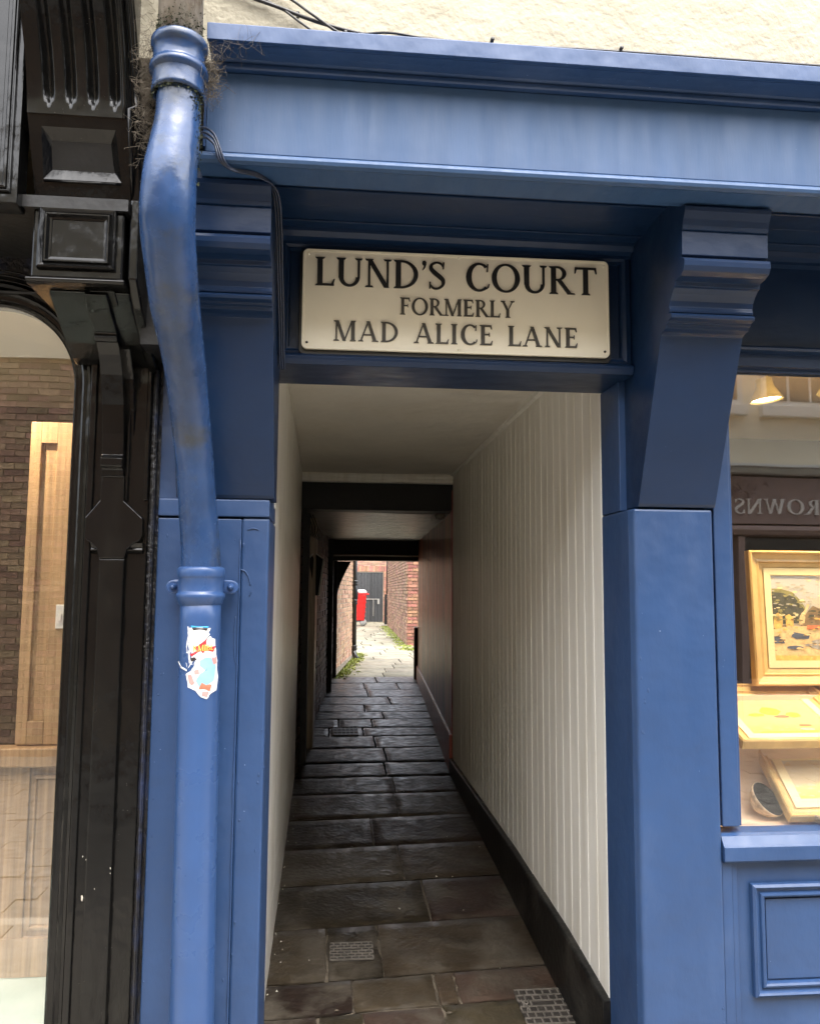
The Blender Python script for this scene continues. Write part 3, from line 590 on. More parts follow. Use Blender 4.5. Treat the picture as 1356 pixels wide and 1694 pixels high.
# ------------------------------------------------------------------ downpipe
dp = thing('drainpipe', 'swan-necked blue painted cast iron drainpipe between the black and the blue shopfront', 'drainpipe', (-.39, -.1, 0))
PP = [(-.414, -.64, 3.09, .056), (-.411, -.64, 2.973, .057), (-.416, -.65, 2.888, .062), (-.424, -.66, 2.766, .068), (-.429, -.63, 2.666, .070), (-.430, -.54, 2.548, .067), (-.428, -.48, 2.475, .064), (-.424, -.40, 2.40, .060),
      (-.420, -.30, 2.28, .0575), (-.415, -.205, 2.12, .056), (-.408, -.145, 1.956, .058), (-.401, -.12, 1.84, .060), (-.399, -.105, 1.76, .061)]
PP = [(a, b, (1.7+(c-1.7)*.965 if c > 2.6 else c-.035*max(0, min(1, (c-1.9)/.7))), d) for a, b, c, d in PP]; path = cat_rom([(a, b, c) for a, b, c, d in PP], 8); rad = [p.x for p in cat_rom([(d, 0, 0) for a, b, c, d in PP], 8)]
g = G(); g.tube(path, rad, 40, caps=False)
g.v = [tuple(Vector(v)+Vector((1, 1, 0))*(.0016*noise.noise(Vector(v)*9))) for v in g.v]
part('swan_neck', g, 'pipe_blue', dp)
part('lower_pipe', G().tube([(-.397+.018*t/20, -.103, 1.70-1.78*t/20) for t in range(21)], [.0615+.004*t/20 for t in range(21)], 40), 'pipe_low', dp)
part('upper_pipe', G().tube([(-.413, -.64, 3.10), (-.418, -.64, 3.6), (-.42, -.64, 4.2), (-.42, -.64, 7.4)], .057, 32), 'pipe_grey', dp, 'weathered unpainted grey upper pipe')
UZ = -.062
g = G().lathe(-.414, -.64, [(a, b+UZ) for a, b in [(.059, 3.045), (.066, 3.042), (.067, 3.055), (.0655, 3.06), (.065, 3.095), (.066, 3.098), (.074, 3.102), (.0755, 3.110), (.074, 3.118), (.067, 3.122), (.0655, 3.130), (.066, 3.165), (.071, 3.168), (.0735, 3.176), (.0735, 3.186), (.070, 3.192), (.058, 3.196)]], 40)
g.v = [tuple(Vector(v)+Vector((1, 1, 0))*(.0015*noise.noise(Vector(v)*30))) for v in g.v]; part('upper_socket', g, 'pipe_blue', dp)
g = G().lathe(-.398, -.103, [(.061, 1.655), (.066, 1.660), (.070, 1.672), (.0735, 1.679), (.0745, 1.685), (.0735, 1.691), (.069, 1.695), (.068, 1.700), (.068, 1.738), (.070, 1.741), (.0725, 1.746), (.0725, 1.764), (.070, 1.770), (.066, 1.773), (.060, 1.775)], 40)
co = part('socket', g, 'pipe_low', dp)
for sgn in (-1, 1):
    x = -.398+sgn*.088
    lug = G().prof([(x+.024*math.cos(a*math.pi/8), 1.712+.022*math.sin(a*math.pi/8)) for a in range(16)], -.075, -.050, 'y').box(min(x, -.398+sgn*.06), max(x, -.398+sgn*.06), -.074, -.051, 1.695, 1.735)
    lo = part('fixing_lug', lug, 'pipe_low', dp, bevel=.004)
    T = Matrix.Translation((x, -.075, 1.712)) @ Matrix.Rotation(R(90), 4, 'X')
    part('bolt', G().lathe(0, 0, [(.011, 0), (.011, .004), (.008, .006), (.0075, .013), (.005, .017), (.0001, .018)], 12, T), 'pipe_low', lo)
    part('spacer', G().tube([(x, -.05, 1.712), (x, .0, 1.712)], .011, 12), 'pipe_low', lo)
# moss and grime where the pipes meet
g = G(); r_ = random.Random(21)
for i in range(1500):
    if i < 500: z = 2.983+r_.gauss(0, .006); a = r_.uniform(math.pi, 2*math.pi); rr_ = .064
    elif i < 900: z = 3.138+abs(r_.gauss(0, .025)); a = r_.uniform(math.pi, 2*math.pi); rr_ = .059
    else: z = 2.98-abs(r_.gauss(0, .08)); a = r_.gauss(math.pi*1.92, .22); rr_ = .0595+(.004 if z < 2.88 else 0)
    p = Vector((-.414+rr_*math.cos(a), -.64+rr_*math.sin(a), z)); s_ = r_.uniform(.0012, .0032)
    g.add([p+Vector((r_.gauss(0, s_), r_.gauss(0, s_), r_.gauss(0, s_))) for k in range(3)], [(0, 1, 2)])
part('moss', g, 'moss_dark', dp, kind='stuff', recalc=False)

def webs(name, label, centre, spread, n, r_=.0006, parent=None, seed=1, ln=.05):
    g = G(); rn = random.Random(seed)
    for i in range(n):
        p = Vector(centre)+Vector([rn.gauss(0, s_) for s_ in spread]); d = Vector([rn.gauss(0, 1) for k in range(3)]).normalized()*ln*rn.uniform(.4, 1.5)
        q = Vector([rn.gauss(0, .012) for k in range(3)]); g.tube(cat_rom([p, p+d*.5+q, p+d], 3), r_, 3, caps=False)
    o = part(name, g, 'web', parent, kind='stuff', recalc=False); o['label'] = label
webs('cobweb', 'dusty cobwebs between the pipe collar and the cornice end', (-.338, -.60, 3.07), (.009, .03, .035), 300, .00045, seed=2, ln=.025)
webs('cobweb', 'brown cobwebs and dirt between the black bracket and the pipe', (-.50, -.60, 3.02), (.011, .03, .09), 560, .00045, seed=3, ln=.028)
webs('cobweb', 'wisps of cobweb on the cornice edge beside the pipe', (-.27, -.615, 3.15), (.035, .006, .012), 26, .0004, seed=4, ln=.04)

# sticker on the pipe: torn white paper with scraps of print, plain blotches
stk = thing('sticker', 'torn white sticker with scraps of red, yellow and pale blue print on the blue pipe', 'sticker', (-.38, -.17, 1.5))
def onpipe(u, z, lift):                       # u = angle on the pipe's front, degrees
    a = R(270+u*1.28+4); r0 = .0618+lift; return (-.396+.018*(1.70-z)/1.78+r0*math.cos(a), -.103+r0*math.sin(a), z)
def decal(name, poly, lift, m, parent=stk, lab=None):
    g = G(); zs = [p[1] for p in poly]; n = len(poly); c = (sum(p[0] for p in poly)/n, sum(p[1] for p in poly)/n)
    vs = [onpipe(c[0], c[1], lift)]; K = 4
    for k in range(1, K+1):
        for (u, z) in poly: vs.append(onpipe(c[0]+(u-c[0])*k/K, c[1]+(z-c[1])*k/K, lift))
    fs = [(0, 1+i, 1+(i+1) % n) for i in range(n)]
    for k in range(K-1):
        for i in range(n): fs.append((1+k*n+i, 1+(k+1)*n+i, 1+(k+1)*n+(i+1) % n, 1+k*n+(i+1) % n))
    g.add(vs, fs, 0, True); return part(name, g, m, parent, lab)
def jagp(pts, amp=2.0, k=5, sd_=1):
    rn = random.Random(sd_); out = []
    for (a, b), (c, d) in zip(pts, pts[1:]+pts[:1]):
        for i in range(k): t = i/k; out.append((a+(c-a)*t+rn.uniform(-amp, amp), b+(d-b)*t+rn.uniform(-amp, amp)*.0006))
    return out
st1 = decal('torn_paper', jagp([(-24, 1.592), (24, 1.588), (22, 1.565), (40, 1.553), (42, 1.50), (28, 1.475), (-22, 1.462), (-30, 1.49), (-26, 1.56)], 2.5), .0006, 'st_white')
decal('dark_strip', [(-16, 1.592), (20, 1.590), (17, 1.580), (-12, 1.581)], .0012, 'st_blk', st1); decal('cyan_strip', [(-17, 1.595), (21, 1.593), (20, 1.588), (-15, 1.589)], .0016, 'st_cyan', st1)
decal('red_flash', [(6, 1.543), (18, 1.556), (16, 1.546), (40, 1.532), (34, 1.516), (10, 1.514), (-14, 1.503), (-18, 1.510), (-2, 1.520), (-10, 1.530)], .0012, 'st_red', st1)
decal('dark_scrap', [(-18, 1.497), (-8, 1.502), (-2, 1.494), (-14, 1.488)], .0014, 'st_blk', st1)
def dtext(s_, u0, u1, z0, z1, m, sl=.0):
    adv = [GL[c][0]+.02 for c in s_]; tot = sum(adv); cur = 0
    for c, a in zip(s_, adv):
        g = G()
        for i, poly in enumerate(GL[c][1]):
            vs = [onpipe(u0+(cur+p[0])/tot*(u1-u0), z0+p[1]*(z1-z0)+sl*(cur+p[0])/tot, .0018+i*.00003) for p in poly]; g.add(vs, [list(range(len(vs)))])
        part('printed_letter', g, m, st1); cur += a
dtext('RMIBL', -12, 34, 1.518, 1.536, 'st_yel', .004)
st2 = decal('white_border', jagp([(0, 1.505), (18, 1.512), (38, 1.510), (46, 1.49), (44, 1.465), (50, 1.44), (44, 1.40), (28, 1.392), (20, 1.376), (6, 1.384), (-4, 1.402), (-20, 1.412), (-26, 1.45), (-14, 1.462), (-6, 1.48)], 1.0, 3, 4), .0022, 'st_white')
decal('blue_patch', jagp([(4, 1.492), (16, 1.500), (36, 1.50), (40, 1.47), (36, 1.43), (22, 1.42), (4, 1.412), (-4, 1.43), (4, 1.452), (20, 1.466), (16, 1.478), (4, 1.476)], .8, 3, 6), .0028, 'st_blue', st2)
decal('pink_patch', [(28, 1.500), (42, 1.50), (43, 1.482), (34, 1.478)], .0032, 'st_pink', st2)
decal('pink_patch', [(-22, 1.448), (-14, 1.450), (-6, 1.425), (-12, 1.418), (-18, 1.425)], .0032, 'st_pink', st2)
decal('pink_patch', [(-8, 1.462), (2, 1.466), (3, 1.452), (-6, 1.450)], .0032, 'st_pink', st2)
decal('pink_patch', [(10, 1.400), (24, 1.398), (20, 1.381), (9, 1.387)], .0032, 'st_pink', st2)
decal('brown_patch', [(8, 1.425), (30, 1.418), (26, 1.399), (2, 1.407)], .0036, 'st_brn', st2)
decal('loose_tail', [(-62, 1.486), (-58, 1.487), (-40, 1.472), (-24, 1.464), (-24, 1.459), (-42, 1.467)], .003, 'st_white')

# ------------------------------------------------------------------ cables
def cable(label, pts, r_, m='cable', grp=None, clips=(), k=6):
    c_ = thing('cable', label, 'cable', pts[0], grp)
    part('cable_run', G().tube(cat_rom(pts, k), r_, 8), m, c_)
    for p in clips: part('clip', G().tube([(p[0], p[1]-.008, p[2]), (p[0], p[1]+.012, p[2])], .0055, 8), m, c_)
cable('thick black cable drooping onto the cornice from the upper left', [(-.35, -.43, 3.46), (-.20, -.44, 3.41), (-.05, -.45, 3.355), (.10, -.46, 3.32), (.28, -.50, 3.285), (.42, -.56, 3.243), (.7, -.58, 3.238), (1.2, -.585, 3.236), (2.2, -.585, 3.236), (4, -.585, 3.236)], .0055, clips=[(-.12, -.44, 3.385), (.43, -.575, 3.25), (.80, -.585, 3.245)])
cable('black cable crossing below the thick one on the cream wall', [(-.25, -.43, 3.50), (-.14, -.44, 3.43), (-.08, -.46, 3.375), (.02, -.46, 3.315), (.12, -.48, 3.305), (.24, -.53, 3.275), (.36, -.56, 3.246), (.6, -.575, 3.236)], .0042, clips=[(.02, -.46, 3.322)])
cable('thin black cable sagging lowest over the cornice edge', [(-.28, -.43, 3.46), (-.17, -.44, 3.40), (-.11, -.46, 3.345), (-.05, -.47, 3.305), (.04, -.50, 3.29), (.14, -.55, 3.268), (.25, -.57, 3.244), (.4, -.58, 3.236)], .0035)
for i in range(3):
    d = i*.009
    cable(['outermost', 'middle', 'innermost'][i]+' of the three painted cables bending round the fascia bead and down beside the sign', [(-.40, -.53+d, 2.965-d*1.3), (-.36, -.535, 2.962-d*1.5), (-.335, -.535, 2.945-d*1.5), (-.318-d*.5, -.538, 2.905-d*.5), (-.305-d*.7, -.53, 2.872), (-.285, -.50, 2.868-d*.3), (-.22, -.46, 2.878-d*.5), (-.186+d*.9, -.40, 2.872-d*.8), (-.178+d*.9, -.30, 2.80-d), (-.178+d*.8, -.20, 2.70), (-.178+d*.8, -.08, 2.58), (-.178+d*.8, -.03, 2.50), (-.176+d*.8, .0, 2.44)], .0034, 'cable_b')

# ------------------------------------------------------------------ passage: white boarded walls, ceiling
lw = thing('boarded_wall', 'white painted boarded wall along the left side of the passage', 'wall', (-.2, .3, 0))
rw = thing('boarded_wall', 'white painted tongue and groove boarding along the right side of the passage', 'wall', (1.03, .3, 0))
n = 34; bw = (4.06-.30)/n
for i in range(n):
    y0 = .30+i*bw; y1 = y0+bw-.001; f = i/n; dz = random.uniform(-.0007, .0007)
    xr = 1.024-.004*f+dz
    g = G().prof([(xr+.02, y0), (xr+.0025, y0), (xr, y0+.003), (xr-.001, y0+.006), (xr-.001, y0+.010), (xr+.0012, y0+.0125), (xr, y0+.015), (xr, y1-.002), (xr+.0025, y1), (xr+.02, y1)], .05, 2.72, 'z')
    part('board', g, 'white', rw)
    xt, xb = -.205-.035*f+dz, -.232-.020*f+dz
    vs = []
    for z, x in ((-.06, xb-.004), (2.72, xt)):
        vs += [(x-.03, y0, z), (x-.004, y0, z), (x, y0+.005, z), (x, y1-.003, z), (x-.004, y1, z), (x-.03, y1, z)]
    g = G().add(vs, [(k, (k+1) % 6, 6+(k+1) % 6, 6+k) for k in range(6)]+[(5, 4, 3, 2, 1, 0), (6, 7, 8, 9, 10, 11)]); part('board', g, 'white', lw)
g = G(); nr = random.Random(17)
for i in range(n):
    for z in (.46, 1.30, 2.16):
        y_ = .30+i*bw+bw*.6; z_ = z+nr.uniform(-.012, .012); xx = 1.0235-.004*i/n
        g.add([(xx, y_+.0035*math.cos(k*1.047), z_+.0035*math.sin(k*1.047)) for k in range(6)]+[(xx-.0012, y_, z_)], [(k, (k+1) % 6, 6) for k in range(6)])
part('nail_heads', g, 'white', rw, kind='stuff')
part('backing', B(1.046, 1.115, .29, 4.06, -.1, 2.72), 'tar', rw); part('backing', B(-.40, -.276, .305, 4.06, -.1, 2.72), 'tar', lw)
part('end_board', B(-.275, -.203, .285, .2995, -.06, 2.47), 'white', lw, bevel=.003)
g = G(); vs = []
for y, zt in ((.286, .250), (.8, .295), (1.8, .330), (3, .342), (4.06, .350)): vs += [(.992, y, zf(y)-.05), (.992, y, zt-.006), (.998, y, zt), (1.030, y, zt+.002), (1.030, y, zf(y)-.05)]
g.add(vs, [(5*i+k, 5*i+(k+1) % 5, 5*i+5+(k+1) % 5, 5*i+5+k) for i in range(4) for k in range(5)]+[(0, 1, 2, 3, 4)]); part('skirting', g, 'skirt', rw, 'black painted skirting board along the floor', bevel=.003)
pc = setting('passage_ceiling', (.4, 2, 2.7))
g = G(); N = 24; vs = []
for j in range(N+1):
    for i in range(9):
        x = -.26+1.32*i/8; y = .30+(4.10-.30)*j/N; vs.append((x, y, 2.70-.012*j/N+.006*noise.noise(Vector((x*2, y*2, 0)))+.002*noise.noise(Vector((x*7, y*7, 3)))))
g.add(vs, [(j*9+i, j*9+i+1, j*9+i+10, j*9+i+9) for j in range(N) for i in range(8)], 0, True); part('plaster', g, 'ceil', pc, recalc=False)
part('ceiling_slab', B(-.4, 1.1, .29, 4.09, 2.715, 3.2), 'tar', pc)
part('cover_strip', G().prof([(1.022, 2.70), (.995, 2.70), (1.003, 2.678), (1.022, 2.672)], .30, 4.06, 'y'), 'white', pc)
g = G(); pts = [(-.20-.035*t/40+.004*noise.noise(Vector((t*.7, 0, 3))), .31+3.7*t/40, 2.692) for t in range(41)]; g.tube(pts, [.007+.005*abs(noise.noise(Vector((t*.9, 5, 0)))) for t in range(41)], 6); part('cracked_edge', g, 'ceil', pc, 'cracked plaster edge along the left of the ceiling')
tr = part('wooden_trim', G().prof([(4.062, 2.612), (4.050, 2.616), (4.048, 2.640), (4.054, 2.650), (4.050, 2.668), (4.062, 2.690), (4.11, 2.690), (4.11, 2.612)], -.245, 1.022), 'white', origin=(0, 4.06, 2.6)); tag(tr, 'cream trim board across the ceiling where the white section ends', 'trim')

# ------------------------------------------------------------------ dark timber section
bm1 = part('timber_beam', B(-.245, 1.05, 4.12, 4.34, 2.385, 2.72), 'tar', origin=(.4, 4.1, 2.4), bevel=.01); tag(bm1, 'tarred black beam across the passage just below the cream trim', 'beam')
g = G(); vs = []; NX, NY = 16, 30                      # old soffit, sagging and checked
for j in range(NY+1):
    y = 4.341+(9.36-4.341)*j/NY
    for i in range(NX+1):
        x = (wl(y)-.05)+(wr(y)-wl(y)+.1)*i/NX
        sag = -.055*math.exp(-((x-.1)/.35)**2)*math.sin(math.pi*min(1, j/NY*1.1)) if j < NY else 0
        vs.append((x, y, 2.385+.075*j/NY+sag*.5+.012*noise.noise(Vector((x*1.2, y*5, 0)))+.006*noise.noise(Vector((x*2, y*18, 4)))))
g.add(vs, [(j*(NX+1)+i, j*(NX+1)+i+1, (j+1)*(NX+1)+i+1, (j+1)*(NX+1)+i) for j in range(NY) for i in range(NX)], 0, True)
ts = part('timber_ceiling', g, 'timber', kind='structure', recalc=False)
part('upper_floor', B(-.9, 1.9, 4.35, 9.66, 2.56, 3.2), 'tar', kind='structure')
bm2 = part('timber_beam', G().box(-.10, 1.40, 9.36, 9.60, 2.235, 2.558).box(-.10, 1.40, 9.42, 9.66, 2.165, 2.230), 'tar', origin=(.6, 9.4, 2.2)); tag(bm2, 'black lintel beam at the far mouth of the covered passage', 'beam')
g = G().tube([(-.05, 9.355, 2.232), (.5, 9.352, 2.238), (1.0, 9.352, 2.238), (1.33, 9.352, 2.232)], .011, 6); q = part('highlight_strip', g, 'wgrey', origin=(0, 9.35, 2.23)); tag(q, 'thin pale strip modelling the highlight along the bottom edge of the far lintel', 'highlight_strip')  # added pale tube standing in for the highlight on the lintel's lower edge

# joined brickwork
def brickwork(g, a, b, z0f, z1, t=.02, jit=.004, L=.225, H=.075, skip=None, mort=.010, seed=0, out=1):
    a = Vector((a[0], a[1], 0)); b = Vector((b[0], b[1], 0)); d = b-a; ln = d.length; d.normalize(); nn = Vector((d.y, -d.x, 0))*out; rn = random.Random(seed)
    nrow = int((z1-z0f)/H)
    for r__ in range(nrow):
        z = z0f+r__*H; s = -(L/2 if r__ % 2 else 0)
        while s < ln:
            s0, s1 = max(0, s+mort/2), min(ln, s+L-mort/2)
            if s1-s0 > .02 and not (skip and skip((s0+s1)/2, z)):
                p = t+rn.uniform(-jit, jit); q = [a+d*s0, a+d*s1]; c0 = .003
                A = [q[0]-nn*.01, q[1]-nn*.01]; Fr = [q[0]+d*c0+nn*p, q[1]-d*c0+nn*p]; zb, zt = z+mort/2, z+H-mort/2
                vs = [(A[0].x, A[0].y, zb), (A[1].x, A[1].y, zb), (A[1].x, A[1].y, zt), (A[0].x, A[0].y, zt), (Fr[0].x, Fr[0].y, zb+c0), (Fr[1].x, Fr[1].y, zb+c0), (Fr[1].x, Fr[1].y, zt-c0), (Fr[0].x, Fr[0].y, zt-c0)]
                g.add(vs, [(4, 5, 6, 7), (0, 1, 5, 4), (1, 2, 6, 5), (2, 3, 7, 6), (3, 0, 4, 7)], rn.random())
            s += L
    return g
def wallbox(a, b, z0, z1, th=.2, out=1):
    a = Vector((a[0], a[1], 0)); b = Vector((b[0], b[1], 0)); d = (b-a).normalized(); nn = Vector((d.y, -d.x, 0))*out
    return G().prof([(p.x, p.y) for p in (a, b, b-nn*th, a-nn*th)], z0, z1, 'z')
LA, LB = (-.262, 4.07), (.045, 9.62)
w2 = thing('brick_wall', 'sooty brick side wall with black posts on the left of the dark passage', 'wall', (-.2, 4.2, .2))
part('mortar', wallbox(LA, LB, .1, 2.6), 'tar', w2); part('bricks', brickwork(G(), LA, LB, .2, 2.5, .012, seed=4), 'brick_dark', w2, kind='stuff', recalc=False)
def lw_at(y): return LA[0]+(y-LA[1])*(LB[0]-LA[0])/(LB[1]-LA[1])
for nm, y, w_, t, m in (('post', 4.50, .26, .045, 'tar'), ('door_board', 5.45, .95, .040, 'pale_board'), ('post', 8.25, .10, .06, 'tar'), ('door_board', 8.75, .55, .02, 'brown')):
    x = lw_at(y); part(nm, B(x-.02, x+.015+t, y-w_/2, y+w_/2, zf(y)-.02, 2.40), m, w2, bevel=.005)
# wedge shaped wall lamp
wlm = thing('wall_lamp', 'wedge-shaped black wall light with pale edges high on the left of the dark passage', 'lamp', (-.14, 5.0, 1.66))
A_ = [(-.20, 4.95, 2.005), (-.06, 5.02, 2.005), (-.06, 5.25, 2.02), (-.20, 5.25, 2.02)]; B_ = [(-.135, 4.99, 1.665), (-.098, 5.01, 1.665), (-.098, 5.2, 1.665), (-.135, 5.2, 1.665)]
part('housing', G().add(A_+B_+[(-.147, 4.99, 2.062), (-.147, 5.22, 2.062)], [(0, 1, 5, 4), (1, 2, 6, 5), (2, 3, 7, 6), (3, 0, 4, 7), (4, 5, 6, 7), (0, 8, 1), (1, 8, 9, 2), (2, 9, 3), (3, 9, 8, 0)]), 'tar', wlm)
part('metal_edge', G().tube([A_[1], B_[1]], .010, 6).tube([A_[0], (-.147, 4.99, 2.065), A_[1]], .008, 6), 'wgrey', wlm)
# caged bulkhead fittings and their cable loops at the right and left of the beam
fx = thing('bulkhead_light', 'small caged light fitting high on the right just beyond the black beam', 'lamp', (.95, 4.5, 2.33))
part('fitting_body', G().lathe(0, 0, [(.0001, 0), (.045, .0), (.05, .012), (.04, .035), (.0001, .05)], 16, Matrix.Translation((.96, 4.42, 2.385)) @ Matrix.Rotation(R(180), 4, 'X')), 'pipe_grey', fx)
for k in range(4): part('cage_bar', G().tube([(.885+k*.016, 4.36, 2.372), (.868+k*.016, 4.36, 2.318)], .0028, 5), 'steel', fx)
for k in range(4): part('cage_bar', G().tube([(.925+k*.016, 4.36, 2.305), (.900+k*.016, 4.36, 2.262)], .0022, 5), 'steel', fx)
fy = thing('cable_bundle', 'coiled cables bunched at the left end of the black beam', 'cable', (-.2, 4.4, 2.3))
for k in range(5): part('cable_loop', G().tube(cat_rom([(-.235+.02*k, 4.36, 2.36), (-.225+.028*k, 4.5, 2.31-.01*k), (-.205+.022*k, 4.55, 2.27-.015*k), (-.17+.02*k, 4.7, 2.20-.012*k)], 4), .005, 6), 'cable', fy)
# corner post with curved brace at the passage mouth
cp = thing('corner_post', 'black timber corner post with a diagonal brace at the left of the passage mouth', 'post', (.1, 9.7, .43))
part('post', B(.055, .118, 9.63, 9.80, .36, 2.5), 'tar', cp, bevel=.006)
part('brace', G().prof([(.119, 1.66), (.135, 1.75), (.19, 1.90), (.25, 2.03), (.315, 2.158), (.119, 2.158)], 9.66, 9.78, 'y'), 'tar', cp)

# right: glossy brown boarding
bb = thing('brown_boarding', 'glossy brown vertical boarding on the right of the far passage', 'wall', (1.1, 4.1, .2))
RA, RB = Vector((1.022, 4.075, 0)), Vector((1.318, 9.45, 0)); d = (RB-RA); ln = d.length; d.normalize(); nn = Vector((-d.y, d.x, 0)); nb = 30
for i in range(nb):
    s0 = ln*i/nb+.002; s1 = ln*(i+1)/nb-.002; a, b = RA+d*s0, RA+d*s1
    poly = [a-nn*.03, a, a+d*.003+nn*.006, b-d*.003+nn*.006, b, b-nn*.03]
    part('board', G().prof([(p.x, p.y) for p in poly], .15, 2.56, 'z'), 'brown', bb)
vs = []
for i in range(9):
    p = RA+d*(ln*i/8); y = p.y; zt = .54+.08*i/8
    for (o1, z) in ((-.02, zf(y)-.05), (.026, zf(y)-.05), (.026, zt-.012), (.020, zt), (-.02, zt+.004)): q = p+nn*o1; vs.append((q.x, q.y, z))
part('plinth_board', G().add(vs, [(5*i+k, 5*i+(k+1) % 5, 5*i+5+(k+1) % 5, 5*i+5+k) for i in range(8) for k in range(5)]+[(0, 1, 2, 3, 4), (40, 41, 42, 43, 44)]), 'brown', bb, bevel=.003)
ep = thing('end_post', 'short black metal guard post at the end of the brown boarding', 'post', (1.28, 9.5, .4))
part('post', B(1.262, 1.325, 9.46, 9.54, .36, 1.17), 'tar', ep, bevel=.005); part('cap_plate', B(1.258, 1.33, 9.455, 9.545, 1.172, 1.185), 'steel', ep)
part('back_wall', B(1.34, 1.75, 4.1, 9.62, 0, 2.56), 'tar', bb)

# ------------------------------------------------------------------ court beyond
wa = thing('brick_wall', 'sunlit pale orange brick wall on the left just beyond the passage mouth', 'wall', (.1, 9.9, .43))
a, b = (.105, 9.82), (.445, 12.95)
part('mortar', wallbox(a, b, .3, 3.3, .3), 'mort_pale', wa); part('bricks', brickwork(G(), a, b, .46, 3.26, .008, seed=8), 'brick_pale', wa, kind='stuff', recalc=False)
part('plinth', wallbox((.12, 9.82), (.465, 12.96), .3, .53, .1), 'mort_brown', wa)
wb = thing('brick_wall', 'weathered brown brick wall with a red pier on the right of the court', 'wall', (1.8, 16, .5))
a, b = (2.03, 26.0), (1.79, 16.2)
part('mortar', G().prof([(1.80, 16.22), (4.2, 16.22), (4.2, 26.0), (2.04, 26.0)], .3, 3.05, 'z'), 'mort_brown', wb)
part('bricks', brickwork(G(), a, b, .46, 3.0, .014, .010, seed=9), 'brick_brown', wb, kind='stuff', recalc=False)
part('pier_bricks', brickwork(G(), (1.80, 16.215), (4.2, 16.215), .46, 3.0, .014, .008, seed=12), 'brick_red', wb, kind='stuff', recalc=False)
wc = thing('brick_wall', 'red brick end wall of the court around the black door', 'wall', (1.5, 28.2, .55))
part('mortar', B(-3, .98, 28.2, 28.5, .4, 3.6), 'mort_brown', wc); part('mortar', B(2.01, 4.5, 28.2, 28.5, .4, 3.6), 'mort_brown', wc); part('mortar', B(.98, 2.01, 28.2, 28.5, 2.44, 3.6), 'mort_brown', wc)
def sk(s_, z): x = -3+s_; return .96 < x < 2.03 and z < 2.40
part('bricks', brickwork(G(), (-3, 28.2), (4.5, 28.2), .55, 3.5, .012, seed=14, skip=lambda s_, z: (.82 < -3+s_ < 2.27 and z < 2.62)), 'brick_brown', wc, kind='stuff', recalc=False)
g = brickwork(G(), (2.02, 28.2), (2.24, 28.2), .55, 2.65, .016, seed=15); brickwork(g, (.76, 28.2), (.97, 28.2), .55, 2.65, .016, seed=16)
for k in range(19): g.box(.80+k*.075, .80+k*.075+.066, 28.18, 28.21, 2.47, 2.68, random.random())
part('surround_bricks', g, 'brick_red', wc, 'orange red brick surround of the black door', kind='stuff', recalc=False)
fd = thing('wooden_door', 'weathered black plank door in the red brick wall at the end of the court', 'door', (1.5, 28.2, .55))
for k in range(8): part('plank', B(.99+k*.1265, .99+(k+1)*.1265-.006, 28.22, 28.26, .58, 2.43), 'dblack', fd)
part('door_bar', B(1.25, 1.86, 28.195, 28.21, 1.42, 1.45), 'steel', fd); part('bolt_rod', B(1.64, 1.66, 28.195, 28.21, .80, 1.42), 'steel', fd); part('lock_box', B(1.80, 1.88, 28.18, 28.21, 1.25, 1.45), 'steel', fd)
part('threshold', B(.97, 2.02, 28.12, 28.22, .50, .58), 'stone_dry', fd)
gp = thing('gate_post', 'black post with a thin pole at the right of the far door', 'post', (2.03, 27, .55))
part('post', B(1.985, 2.10, 26.9, 27.0, .5, 1.62), 'tar', gp); part('pole', G().tube([(2.07, 26.95, 1.6), (2.07, 26.95, 3.6)], .03, 8), 'tar', gp)
bp_ = thing('drainpipe', 'black cast iron drainpipe with collars down the pale brick wall in the court', 'drainpipe', (.48, 12.85, .45))
part('pipe', G().tube([(.474, 12.8, .62), (.474, 12.8, 3.3)], .042, 16), 'pipe_black', bp_)
for z in (1.87, 1.51, .66): part('collar', G().lathe(.474, 12.8, [(.042, z-.05), (.056, z-.045), (.058, z-.02), (.05, z), (.058, z+.02), (.056, z+.045), (.042, z+.05)], 16), 'pipe_black', bp_)
part('hopper', G().lathe(.474, 12.8, [(.045, 1.54), (.062, 1.58), (.066, 1.72), (.05, 1.80), (.045, 1.82)], 16), 'pipe_black', bp_)
part('shoe', G().tube(cat_rom([(.474, 12.8, .66), (.474, 12.78, .58), (.50, 12.70, .50), (.53, 12.62, .47)], 4), .045, 14), 'pipe_black', bp_)
part('bracket', G().box(.40, .43, 12.74, 12.80, 1.47, 1.50).box(.40, .44, 12.74, 12.80, .63, .66), 'pipe_black', bp_)
# wheelie bin
wbn = thing('wheelie_bin', 'red wheeled rubbish bin standing before the black door at the end of the court', 'bin', (1.05, 25.7, .54))
def frust(g, c, z0, z1, a0, b0, a1, b1):
    vs = [(c[0]+sx_*a, c[1]+sy_*b, z) for z, a, b in ((z0, a0, b0), (z1, a1, b1)) for sx_, sy_ in ((-1, -1), (1, -1), (1, 1), (-1, 1))]
    return g.add(vs, [(0, 1, 5, 4), (1, 2, 6, 5), (2, 3, 7, 6), (3, 0, 4, 7), (4, 5, 6, 7), (3, 2, 1, 0)])
bc = (.985, 25.75); g = G(); frust(g, bc, .72, 1.62, .215, .26, .275, .34)
part('body', g, 'red', wbn, bevel=.03)
for k in range(5): z = .84+k*.16; e = .215+(z-.72)*.0667; frs = G(); frust(frs, bc, z, z+.03, e+.008, .26+(z-.72)*.09+.008, e+.012, .26+(z-.72)*.09+.012); part('rib', frs, 'red', wbn)
g = G(); frust(g, bc, 1.62, 1.68, .30, .37, .29, .36); part('rim', g, 'red', wbn, bevel=.01)
g = G(); frust(g, bc, 1.685, 1.78, .30, .36, .22, .30); part('lid', g, 'grey_lid', wbn, bevel=.02)
